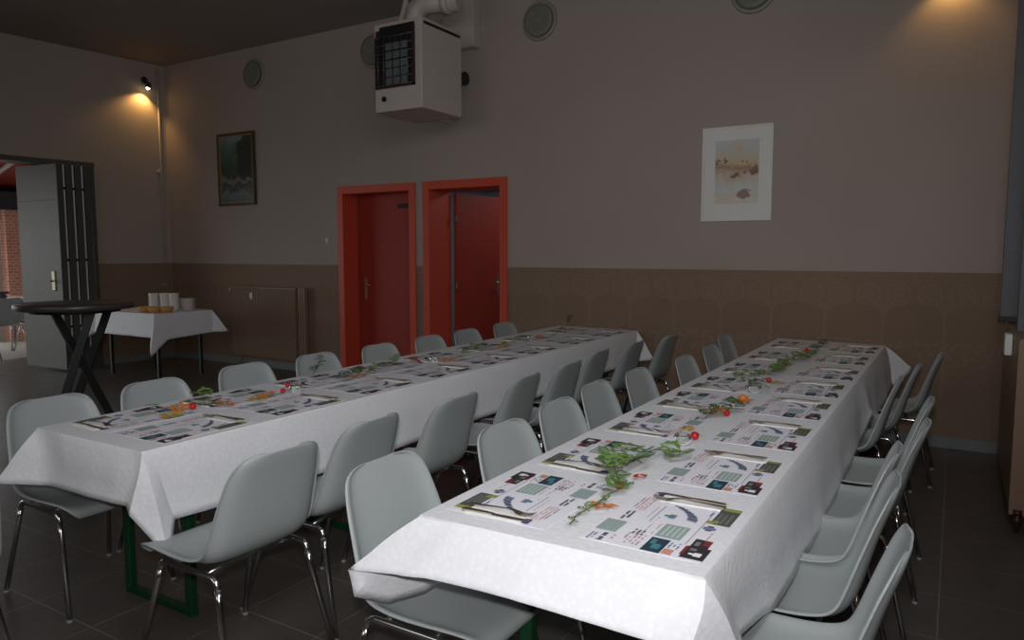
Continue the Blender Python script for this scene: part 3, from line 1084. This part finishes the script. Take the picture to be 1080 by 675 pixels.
single_leaf('orange_leaf', -.92, 4.68, 'maple', 'orange_leaf', .09, 'long orange leaf left of the long ivy sprig, right table', 'autumn leaves', rs)
# left table
sprig([(-2.95, 1.90), (-2.93, 1.97)], 2, .065, 'leaf_dark', 'single pointed green leaf nearest on the left table', 41, kind='pointed', up=.03)
sprig([(-2.98, 2.10), (-2.93, 2.14)], 3, .055, 'leaf', 'small upright green leaves near the near end of the left table', 42, up=.04)
sprig([(-2.87, 2.03), (-2.82, 2.12)], 5, .035, 'leaf_dark', 'tiny flat leaf cluster between orange leaves of the left table', 43, up=.01)
sprig([(-3.02, 2.86, .01), (-3.03, 2.9, .05), (-3.02, 2.92, .10)], 9, .045, 'leaf_dark', 'upright leafy sprig behind the nearest tealight of the left table', 44, up=.03)
sprig([(-2.83, 2.90, .01), (-2.85, 3.0, .02), (-2.85, 3.12, .01)], 9, .05, 'leaf_dark', 'dark green sprig around an orange leaf on the left table', 45, up=.03)
sprig([(-2.86, 3.12, .01), (-2.89, 3.25, .02), (-2.90, 3.4, .02), (-2.96, 3.52, .03)], 12, .045, 'leaf', 'trailing ivy sprig in the middle of the left table', 46, up=.03)
sprig([(-2.86, 4.05), (-2.85, 4.2, .02), (-2.87, 4.38, .02)], 11, .055, 'leaf', 'yellowish green ivy sprig in the far half of the left table', 47, up=.02)
sprig([(-2.86, 4.6), (-2.84, 4.8, .02), (-2.83, 4.95)], 8, .045, 'leaf_dark', 'short green sprig before the farthest tealight of the left table', 48, up=.03)
sprig([(-2.82, 5.3), (-2.84, 5.45, .02), (-2.88, 5.6)], 7, .05, 'leaf', 'short pale sprig beyond the farthest tealight of the left table', 49, up=.03)
sprig([(-3.0, 5.9), (-3.02, 5.97, .06), (-3.02, 6.0, .08)], 6, .05, 'leaf_dark', 'small upright sprig at the far end of the left table', 50, up=.04)
berry(-2.845, 1.985, .016, 'red berry by an orange leaf nearest on the left table', 'red berries', False)
berry(-2.80, 2.45, .013, 'red berry beside the nearest tealight of the left table', 'red berries')
berry(-2.90, 2.57, .014, 'dark red berry behind the nearest tealight of the left table', 'red berries')
tealight(-2.775, 2.51, 'round glass tealight holder by two red berries, nearest on the left table')
tealight(-2.79, 3.66, 'round glass tealight holder between red and orange leaves, left table')
tealight(-2.84, 4.98, 'farthest round glass tealight holder of the left table')
for (x, y, mk, nm, s, lb) in [(-2.77, 1.85, 'yellow_leaf', 'yellow_leaf', .075, 'yellow leaf nearest on the left table'), (-2.86, 1.95, 'orange_leaf', 'orange_leaf', .07, 'orange leaf under a red berry at near end of left table'),
        (-2.77, 2.13, 'orange_leaf', 'orange_leaf', .085, 'bright orange leaf past the tiny leaf cluster, left table'), (-2.745, 2.27, 'yellow_leaf', 'yellow_leaf', .08, 'amber leaf before the nearest tealight of the left table'),
        (-2.79, 2.33, 'orange_leaf', 'orange_leaf', .07, 'orange leaf touching the amber leaf, left table'), (-2.83, 3.0, 'orange_leaf', 'orange_leaf', .09, 'large orange leaf in the dark sprig of the left table'),
        (-2.86, 3.60, 'red_leafy', 'red_leaf', .085, 'red leaf just before the middle tealight of the left table'), (-2.71, 3.72, 'orange_leaf', 'orange_leaf', .08, 'orange leaf just beyond the middle tealight, left table'),
        (-2.80, 4.40, 'orange_leaf', 'orange_leaf', .08, 'orange leaf at the tip of the yellowish sprig, left table'), (-2.82, 4.57, 'yellow_leaf', 'yellow_leaf', .08, 'yellow leaf before the farthest tealight of the left table'),
        (-2.82, 5.14, 'orange_leaf', 'orange_leaf', .08, 'orange leaf behind the farthest tealight of the left table')]:
    single_leaf(nm, x, y, 'maple', mk, s, lb, 'autumn leaves', rs, .004)

# ------------------------------------------------------------------ radiators, pictures, vents
def make_radiator(loc, rz, width, h, z0, label, nrib, d=.10):
    root = empty('radiator', loc, rz, label, 'radiator')
    bm = bmesh.new()
    box(bm, 0, width, -.05, -.012, z0, z0 + h, bevel=.004)
    mesh_obj('body', bm, M['radiator'], root)
    bm = bmesh.new()
    for k in range(nrib):
        x = .012 + (width - .024) * (k + .5) / nrib
        w = (width - .024) / nrib * .33
        box(bm, x - w, x + w, -d, -.05, z0 + .025, z0 + h - .02, bevel=.003)
    mesh_obj('ribbed_front', bm, M['radiator'], root)
    bm = bmesh.new()
    box(bm, -.004, width + .004, -d - .003, -.012, z0 + h - .018, z0 + h + .004, bevel=.003)
    mesh_obj('top_cover', bm, M['radiator'], root)
    return root
rd = make_radiator((-7.93, YB, 0), 0, 1.20, .88, .13, 'brown ribbed panel radiator on the back wall left of the red doors', 44)
bm = bmesh.new()
for x in (1.245, 1.285, 1.325):
    box(bm, x - .014, x + .014, -.09, -.04, .13, 1.02, bevel=.004)
mesh_obj('side_tubes', bm, M['radiator'], rd)
bm = bmesh.new()
tube(bm, [(-.0, -.05, .97), (-.05, -.05, .97)], .013, 8)
tube(bm, [(-.035, -.05, .97), (-.035, -.075, .97)], .018, 10)
mesh_obj('valve', bm, M['white_paint'], rd)
bm = bmesh.new()
box(bm, .40, .44, -.112, -.105, .86, .94, bevel=.002)
mesh_obj('meter', bm, M['white'], rd)
bm = bmesh.new()
tube(bm, [(.10, -.04, .14), (.10, -.04, .0)], .011, 8)
mesh_obj('pipe', bm, M['radiator'], rd)

# radiator at the right wall, seen end on
root = empty('radiator', (XR - .005, 5.2, 0), 0, 'brown radiator seen end-on at the right edge under the grey blind', 'radiator')
bm = bmesh.new()
box(bm, -.075, -.02, -.66, .66, .08, 1.0, bevel=.004)
mesh_obj('body', bm, M['radiator'], root)
bm = bmesh.new()
box(bm, -.078, -.0, -.665, -.655, .075, .985, bevel=.003)
mesh_obj('end_cover', bm, M['radiator'], root)
bm = bmesh.new()
for z in (.06, .10):
    tube(bm, [(-.06, -.70, z), (-.02, -.70, z)], .016, 10)
tube(bm, [(-.04, -.70, .10), (-.04, -.70, .0)], .01, 8)
mesh_obj('valve', bm, M['rust'], root)
bm = bmesh.new()
box(bm, -.115, -.078, -.22, -.10, .86, .98, bevel=.006)
mesh_obj('thermostat_box', bm, M['white'], root)

# grey blinds / shutters on the right wall
def shutter(loc, sx, sy, z0, z1, label):
    root = empty('window_shutter', loc, 0, label, 'shutter', 'grey shutters on the right wall')
    bm = bmesh.new()
    box(bm, -sx, 0, -sy / 2, sy / 2, z0, z1, bevel=.004)
    mesh_obj('panel', bm, M['curtain'], root)
    bm = bmesh.new()
    box(bm, -sx - .006, 0, -sy / 2 - .006, sy / 2 + .006, z0 - .02, z0 + .012, bevel=.003)
    mesh_obj('bottom_rail', bm, M['black'], root)
shutter((XR - .002, 5.56, 0), .125, .06, 1.03, 3.6, 'grey hinged shutter standing off the right wall above the radiator')
shutter((XR - .002, 5.05, 0), .062, .06, .90, 3.6, 'darker grey shutter edge at the right border of the view')
def mat_art(name, kind):
    n = NT(name)
    oc = n.objcoord()
    s = n.node('ShaderNodeSeparateXYZ'); n.put(s.inputs[0], oc)
    ns = n.noise(oc, 6, 5, .6)
    ns2 = n.noise(oc, 11, 4, .6)
    zz = n.math('ADD', s.outputs[2], n.math('MULTIPLY', n.math('SUBTRACT', ns, .5), .35))
    if kind == 'dark':
        c = n.ramp(n.math('ADD', n.math('MULTIPLY', zz, 1.1), .5), [(0.0, srgb(74, 92, 98)), (.16, srgb(110, 118, 116)), (.26, srgb(52, 54, 44)), (.34, srgb(128, 124, 112)), (.42, srgb(48, 58, 46)), (.6, srgb(58, 84, 66)), (.8, srgb(76, 104, 98)), (1.0, srgb(136, 150, 154))])
        xx = n.math('ADD', s.outputs[0], n.math('MULTIPLY', n.math('SUBTRACT', ns2, .5), .3))
        tree = n.math('MULTIPLY', n.math('GREATER_THAN', xx, .02), n.math('GREATER_THAN', zz, -.12))
        tree = n.math('MULTIPLY', tree, n.math('LESS_THAN', n.math('SUBTRACT', zz, xx), .30))
        c = n.mix(n.math('MULTIPLY', tree, .85), c, srgb(24, 36, 24))
        n.b.inputs['Roughness'].default_value = .5
    else:
        c = n.ramp(n.math('ADD', n.math('MULTIPLY', zz, 1.9), .5), [(0.0, srgb(216, 214, 208)), (.14, srgb(212, 204, 184)), (.30, srgb(206, 208, 206)), (.46, srgb(204, 190, 172)), (.56, srgb(172, 130, 106)), (.66, srgb(206, 186, 148)), (1.0, srgb(198, 202, 204))])
        b1 = n.math('MULTIPLY', n.math('GREATER_THAN', ns2, .56), n.step(zz, .00, .13))
        c = n.mix(n.math('MULTIPLY', b1, .7), c, srgb(104, 62, 48))
        # boat-like dark blot low right
        dx = n.math('SUBTRACT', s.outputs[0], .065); dz = n.math('ADD', s.outputs[2], .165)
        r = n.math('ADD', n.math('ADD', n.math('MULTIPLY', dx, dx), n.math('MULTIPLY', n.math('MULTIPLY', dz, dz), 3.0)), n.math('MULTIPLY', n.math('SUBTRACT', ns2, .5), .03))
        c = n.mix(n.math('MULTIPLY', n.math('LESS_THAN', r, .0030), .75), c, srgb(122, 74, 80))
        dx = n.math('SUBTRACT', s.outputs[0], .03); dz = n.math('SUBTRACT', s.outputs[2], .2)
        r = n.math('ADD', n.math('ADD', n.math('MULTIPLY', dx, dx), n.math('MULTIPLY', dz, dz)), n.math('MULTIPLY', n.math('SUBTRACT', ns, .5), .004))
        c = n.mix(n.math('MULTIPLY', n.math('LESS_THAN', r, .0007), .4), c, srgb(220, 168, 120))
        n.b.inputs['Roughness'].default_value = .4
    n.put(n.b.inputs['Base Color'], c)
    return n.m
def picture(name, cx, cz, w, h, fw, fmat, depth, label, art, passe=None, aw=None, ah=None, az=0.0, inner=None):
    root = empty(name, (cx, YB - .001, cz), 0, label, 'picture')
    bm = bmesh.new()
    for a in ((-w / 2, w / 2, h / 2 - fw, h / 2), (-w / 2, w / 2, -h / 2, -h / 2 + fw), (-w / 2, -w / 2 + fw, -h / 2 + fw, h / 2 - fw), (w / 2 - fw, w / 2, -h / 2 + fw, h / 2 - fw)):
        box(bm, a[0], a[1], -depth, 0, a[2], a[3], bevel=.002)
    mesh_obj('frame', bm, fmat, root)
    if inner is not None:
        bm = bmesh.new()
        g = .014
        W2, H2 = w / 2 - fw, h / 2 - fw
        for a in ((-W2, W2, H2 - g, H2), (-W2, W2, -H2, -H2 + g), (-W2, -W2 + g, -H2 + g, H2 - g), (W2 - g, W2, -H2 + g, H2 - g)):
            box(bm, a[0], a[1], -depth * .8, -.002, a[2], a[3])
        mesh_obj('inner_frame', bm, inner, root)
    if passe is not None:
        bm = bmesh.new()
        box(bm, -w / 2 + fw, w / 2 - fw, -depth * .4, 0, -h / 2 + fw, h / 2 - fw)
        mesh_obj('passe_partout', bm, passe, root)
    bm = bmesh.new()
    box(bm, -aw / 2, aw / 2, -depth * .5, -depth * .3, az - ah / 2, az + ah / 2)
    mesh_obj('print', bm, art, root)
picture('framed_print', -1.593, 2.09, .575, .775, .016, M['white'], .022, 'white framed pastel landscape print in a wide mount on the back wall', mat_art('pastel_print', 'light'), M['white'], .355, .52, .015)
picture('framed_painting', -7.815, 2.485, .69, .90, .030, simple('dark_wood_frame', srgb(74, 56, 36), .45), .035, 'dark green wooded landscape painting in a narrow dark and gold frame', mat_art('dark_landscape', 'dark'), None, .60, .81, 0, simple('old_gold', srgb(150, 124, 68), .4))

for (x, z, lb) in ((-7.46, 3.61, 'round disc vent above the dark landscape painting'), (-5.53, 3.62, 'round disc vent half hidden behind the heater'),
                   (-3.465, 3.61, 'round disc vent right of the heater'), (-1.50, 3.54, 'round disc vent cut by the top edge, above the white picture')):
    root = empty('disc_vent', (x, YB, z), 0, lb, 'vent', 'round disc vents on the back wall')
    MR = Matrix.Rotation(PI / 2, 4, 'X')
    bm = bmesh.new()
    lathe(bm, [(0, .004), (.150, .004), (.160, .020), (.178, .012), (.185, 0), (0, 0)], 40, M=MR)
    mesh_obj('rim', bm, M['vent'], root)
    bm = bmesh.new()
    lathe(bm, [(0, .062), (.012, .062), (.03, .056), (.045, .052), (.05, .054), (.07, .048), (.075, .050), (.10, .044), (.105, .046), (.135, .040), (.150, .034), (.150, .028), (0, .028)], 40, M=MR)
    mesh_obj('disc', bm, M['vent_disc'], root)

# switch left of the red doors
bm = bmesh.new()
box(bm, -6.315, -6.245, YB - .012, YB, 1.53, 1.63, bevel=.003)
o = mesh_obj('light_switch', bm, M['white_paint'])
tag(o, 'pale light switch on the back wall left of the closed red door', 'switch')
bm = bmesh.new()
box(bm, -6.295, -6.265, YB - .018, YB - .012, 1.56, 1.60, bevel=.002)
mesh_obj('rocker', bm, M['white'], o)

# ------------------------------------------------------------------ gas heater hanging by the wall
hx0, hx1, hy0, hy1, hz0, hz1 = -4.575, -4.04, 5.16, 5.76, 2.70, 3.47
root = empty('gas_air_heater', ((hx0 + hx1) / 2, (hy0 + hy1) / 2, hz0), 0, 'cream box-shaped gas air heater with dark grille hung high on back wall', 'heater')
ox, oy, oz = -(hx0 + hx1) / 2, -(hy0 + hy1) / 2, -hz0
def hb(name, mat, fn):
    bm = bmesh.new(); fn(bm)
    for v in bm.verts: v.co += Vector((ox, oy, oz))
    return mesh_obj(name, bm, mat, root)
hb('housing', M['white_metal'], lambda bm: box(bm, hx0, hx1, hy0, hy1, hz0, hz1, bevel=.008))
hb('grille_frame', M['rust'], lambda bm: [box(bm, hx0 + .02, hx1 - .07, hy0 - .02, hy0 + .005, hz0 + .20, hz0 + .215), box(bm, hx0 + .02, hx0 + .035, hy0 - .02, hy0, hz0 + .2, hz1 - .12),
    box(bm, hx1 - .095, hx1 - .07, hy0 - .02, hy0, hz0 + .2, hz1 - .07), box(bm, hx0 + .02, hx1 - .07, hy0 - .004, hy0, hz0 + .2, hz1 - .06)])
hb('air_inlet', M['black'], lambda bm: [box(bm, hx0 + .07, hx1 - .075, hy0 - .010, hy0, hz1 - .15, hz1 - .035), box(bm, hx0 + .035, hx1 - .095, hy0 - .012, hy0, hz0 + .215, hz1 - .14)])
def bars(bm):
    for i in range(4):
        for j in range(5):
            x = hx0 + .045 + i * .095; z = hz0 + .225 + j * .075
            box(bm, x + (.02 if i == 0 else 0), x + .082, hy0 - .018, hy0 - .011, z, z + .060)
def bars_g(bm):
    for i in range(1, 4):
        for j in range(5):
            x = hx0 + .06 + i * .085; z = hz0 + .225 + j * .075
            box(bm, x, x + .070, hy0 - .018, hy0 - .011, z, z + .060)
hb('louvre_panes', M['grille'], bars_g)
def wires(bm):
    for j in range(7):
        z = hz0 + .22 + j * .07
        tube(bm, [(hx0 + .03, hy0 - .022, z), (hx1 - .09, hy0 - .022, z)], .0022, 5)
    for i in range(6):
        x = hx0 + .06 + i * .068
        tube(bm, [(x, hy0 - .024, hz0 + .215), (x, hy0 - .024, hz1 - .13)], .0022, 5)
hb('wire_guard', M['grey_steel'], wires)
hb('knob', M['black'], lambda bm: tube(bm, [(hx0 + .11, hy0 - .012, hz0 + .11), (hx0 + .11, hy0, hz0 + .11)], .024, 16))
hb('side_slot', M['black'], lambda bm: box(bm, hx1 - .002, hx1 + .003, hy0 + .03, hy1 - .03, hz1 - .055, hz1 - .03))
for _b in ((hx0 + .05, hz0 + .05), (hx0 + .05, hz1 - .12)):
    hb('mounting_bracket', M['white_metal'], lambda bm: box(bm, _b[0], _b[0] + .04, hy1, YB, _b[1], _b[1] + .04))
hb('fan_motor', M['black'], lambda bm: tube(bm, [(hx1 - .08, hy1 + .05, hz0 + .37), (hx1 + .012, hy1 + .05, hz0 + .37)], .062, 16))
hb('wall_duct', M['white_metal'], lambda bm: box(bm, -4.5, -4.13, YB - .12, YB, hz1 - .02, ZC, bevel=.01))
hb('flue_elbow', M['white_metal'], lambda bm: [tube(bm, [(-4.38, 5.5, hz1), (-4.38, 5.5, hz1 + .12), (-4.36, 5.5, hz1 + .19), (-4.28, 5.52, hz1 + .24), (-3.95, 5.60, hz1 + .24)], .095, 20)])
hb('flue_collar', M['white_metal'], lambda bm: [tube(bm, [(-4.10, 5.56, hz1 + .24), (-4.04, 5.575, hz1 + .24)], .115, 20)])
hb('gas_pipe', M['white_metal'], lambda bm: tube(bm, [(-4.52, 5.45, hz1), (-4.50, 5.42, hz1 + .04), (-4.25, 5.25, hz1 + .26), (-4.02, 5.1, ZC)], .022, 10))

# ------------------------------------------------------------------ wall lamps
def wall_lamp(base, nrm, target, energy, label, head):
    root = empty('spot_lamp', base, 0, label, 'lamp', 'small warm spot lamps high on the walls')
    nrm = Vector(nrm).normalized()
    bm = bmesh.new()
    q = nrm.to_track_quat('Z', 'Y').to_matrix().to_4x4()
    lathe(bm, [(0, .018), (.038, .018), (.045, .010), (.045, 0), (0, 0)], 20, M=q)
    mesh_obj('wall_plate', bm, M['black'], root)
    hp = Vector(head) - Vector(base)
    bm = bmesh.new()
    tube(bm, [nrm * .015, nrm * .015 + (hp - nrm * .015) * .5 + Vector((0, 0, .02)), hp], .007, 8)
    mesh_obj('arm', bm, M['black'], root)
    d = (Vector(target) - Vector(head)).normalized()
    qd = d.to_track_quat('Z', 'Y').to_matrix().to_4x4()
    bm = bmesh.new()
    lathe(bm, [(0, -.035), (.018, -.035), (.030, -.01), (.036, .035), (.033, .035), (.026, -.008), (0, -.02)], 20, M=Matrix.Translation(hp) @ qd)
    mesh_obj('lamp_shade', bm, M['black'], root)
    bm = bmesh.new()
    bmesh.ops.create_uvsphere(bm, u_segments=12, v_segments=8, radius=.023)
    for v in bm.verts: v.co = v.co + hp + d * .036
    mesh_obj('bulb', bm, M['bulb'], root)
    l = spot('lamp_light', Vector(head) + d * .066, target, energy, (1.0, .55, .16), math.radians(120), .7, .015)
    return root
b0 = LW(.27, 3.70, 0)
wall_lamp(b0, (math.cos(LA), -math.sin(LA), 0), LW(.42, 3.0, .0), 14.0, 'small glowing warm spot lamp high on the left wall by the corner', LW(.27, 3.62, .11))
wall_lamp((-.12, YB, 3.50), (0, -1, 0), (-.10, YB, 2.9), 5.0, 'warm spot lamp above the frame on the right of back wall', (-.12, YB - .12, 3.46))

# ------------------------------------------------------------------ buffet table in the corner
bx0, bx1, by0, by1, bz = -8.68, -7.56, 4.84, 5.58, .76
root = empty('buffet_table', ((bx0 + bx1) / 2, (by0 + by1) / 2, 0), 0, 'small dark-legged table under a white cloth in the far left corner', 'table')
bm = bmesh.new()
hw, hl = (bx1 - bx0) / 2, (by1 - by0) / 2
box(bm, -hw + .01, hw - .01, -hl + .01, hl - .01, bz - .035, bz - .008)
mesh_obj('tabletop', bm, M['table_wood'], root)
for sx in (-1, 1):
    for sy in (-1, 1):
        bm = bmesh.new()
        x, y = sx * (hw - .10), sy * (hl - .10)
        box(bm, x - .016, x + .016, y - .016, y + .016, 0, bz - .035)
        mesh_obj('leg', bm, M['black'], root)
cloth('tablecloth', [((bx0, by0), (bx0 - .02, by0 - .03, .50), 12), ((bx1, by0), (bx1 - .03, by0 - .03, .50), 3), ((bx1, by0), (bx1 + .09, by0 - .12, .30), 4), ((bx1, by0), (bx1 + .05, by0 + .12, .47), 10),
    ((bx1, by1), (bx1 + .03, by1 - .03, .50), 3), ((bx1, by1), (bx1 + .16, by1 + .10, .50), 3), ((bx1, by1), (bx1 - .02, by1 + .03, .52), 12), ((bx0, by1), (bx0 + .02, by1 + .03, .52), 3), ((bx0, by1), (bx0 - .10, by1 + .1, .4), 3),
    ((bx0, by1), (bx0 - .03, by1 - .02, .5), 8), ((bx0, by0), (bx0 - .03, by0 + .02, .5), 3), ((bx0, by0), (bx0 - .10, by0 - .1, .42), 3)], bz, 'short white tablecloth on the small table in the far left corner', amp=.006, seed=5)
def stack(x, y, n, r, hgt, name, label1, cat, grp, prof):
    bm = bmesh.new()
    lathe(bm, prof, 24)
    p = mesh_obj(name, bm, M['porcelain'], None, True)
    for k in range(n):
        o = p if k == 0 else p.copy()
        if k: col.objects.link(o)
        o.location = (x, y, bz + .002 + k * hgt)
        pos = ['lowest'] + ['%s from the bottom' % w for w in ('second', 'third', 'fourth', 'fifth', 'sixth', 'seventh', 'eighth', 'ninth', 'tenth', 'eleventh', 'twelfth')]
        tag(o, label1 % (pos[k] if k < n - 1 else 'topmost'), cat, grp)
cup = [(0, .0), (.028, .0), (.034, .006), (.052, .035), (.060, .052), (.057, .052), (.049, .035), (.030, .010), (0, .008)]
plate = [(0, .0), (.05, .0), (.056, .004), (.095, .016), (.094, .018), (.054, .007), (0, .005)]
stack(-7.98, 5.12, 8, .06, .022, 'bowl', 'white bowl in the left tall stack on the corner table, %s', 'bowl', 'stacked bowls on the corner table', cup)
stack(-7.88, 5.19, 8, .06, .022, 'bowl', 'white bowl in the middle tall stack on the corner table, %s', 'bowl', 'stacked bowls on the corner table', cup)
stack(-7.78, 5.24, 8, .06, .022, 'bowl', 'white bowl in the right tall stack on the corner table, %s', 'bowl', 'stacked bowls on the corner table', cup)
stack(-7.76, 5.40, 10, .09, .0135, 'plate', 'white plate in the stack at the right end of corner table, %s', 'plate', 'stacked plates on the corner table', plate)
for k, (x, y) in enumerate(((-7.90, 4.95), (-7.76, 4.98), (-7.65, 5.06))):
    bm = bmesh.new()
    lathe(bm, [(0, 0), (.05, 0), (.066, .025), (.074, .062), (.070, .064), (.061, .026), (.047, .006), (0, .006)], 20)
    o = mesh_obj('bread_basket', bm, M['wood'], None, True)
    o.location = (x, y, bz + .003)
    tag(o, '%s small round wicker basket before the white bowl stacks' % ('left', 'middle', 'right')[k], 'basket', 'small baskets on the corner table')
    bm = bmesh.new()
    for q in range(5):
        M2 = Matrix.Translation((.026 * math.cos(q * 1.26), .026 * math.sin(q * 1.26), .058)) @ Matrix.Rotation(q * 1.1, 4, 'Z') @ Matrix.Diagonal((.026, .015, .013, 1))
        r = bmesh.ops.create_uvsphere(bm, u_segments=8, v_segments=6, radius=1, matrix=M2)
    mesh_obj('bread_pieces', bm, simple('bread_crust_%d' % k, srgb(206, 160, 96), .7), o, True)['kind'] = 'stuff'

# ------------------------------------------------------------------ high standing table
hx, hy, hr = -5.06, 2.68, .355
root = empty('standing_table', (hx, hy, 0), 0, 'tall dark round standing table with crossed black legs in the left background', 'table')
bm = bmesh.new()
lathe(bm, [(0, 1.065), (hr - .012, 1.065), (hr, 1.072), (hr, 1.098), (hr - .006, 1.105), (0, 1.105)], 48)
mesh_obj('tabletop', bm, M['dark'], root)
_rv, _dv = Vector((.464, .886, 0)), Vector((-.886, .464, 0))
for (r0, d0, r1, d1) in ((-.126, -.10, .30, .10), (.09, -.20, -.25, -.14), (.20, .06, -.17, .22)):
    bm = bmesh.new()
    p0 = _rv * r0 + _dv * d0 + Vector((0, 0, 1.065)); p1 = _rv * r1 + _dv * d1
    d = (p1 - p0)
    q = d.to_track_quat('Z', 'Y').to_matrix().to_4x4()
    box(bm, -.013, .013, -.024, .024, 0, d.length, M=Matrix.Translation(p0) @ q, bevel=.002)
    mesh_obj('leg', bm, M['black'], root)
bm = bmesh.new()
lathe(bm, [(0, 1.045), (.27, 1.045), (.27, 1.065), (0, 1.065)], 32)
mesh_obj('mounting_ring', bm, M['black'], root)

# ------------------------------------------------------------------ terrace furniture beyond the opening
root = empty('terrace_table', (-12.35, 5.15, 0), 0, 'white-topped table with chairs in the bright annex at left edge', 'table')
bm = bmesh.new(); box(bm, -.4, .4, -.7, .7, .72, .75, bevel=.004); mesh_obj('tabletop', bm, M['white'], root)
for sx in (-.34, .34):
    for sy in (-.62, .62):
        bm = bmesh.new(); tube(bm, [(sx, sy, 0), (sx, sy, .72)], .018, 8); mesh_obj('leg', bm, M['grey_steel'], root)
bm = bmesh.new(); lathe(bm, [(0, 0), (.05, 0), (.07, .03), (.03, .06), (.1, .07), (.09, .1), (0, .1)], 16)
o = mesh_obj('serving_bowl', bm, M['dark'], None, True); o.location = (-12.3, 5.45, .752); tag(o, 'dark bowl on the white annex table', 'bowl')
place(-11.55, 5.10, PI, 'grey chair at the white annex table seen past the standing table', 'chairs in the annex')
place(-11.60, 5.62, PI + .2, 'grey chair at the annex table close to the folding door', 'chairs in the annex')
place(-2.675, .855, PI, 'grey plastic chair almost wholly cut by left border, turned away from left table', None)
place(-11.1, 4.55, PI - .1, 'pale grey chair cut by the left edge of the view in the annex', 'chairs in the annex')
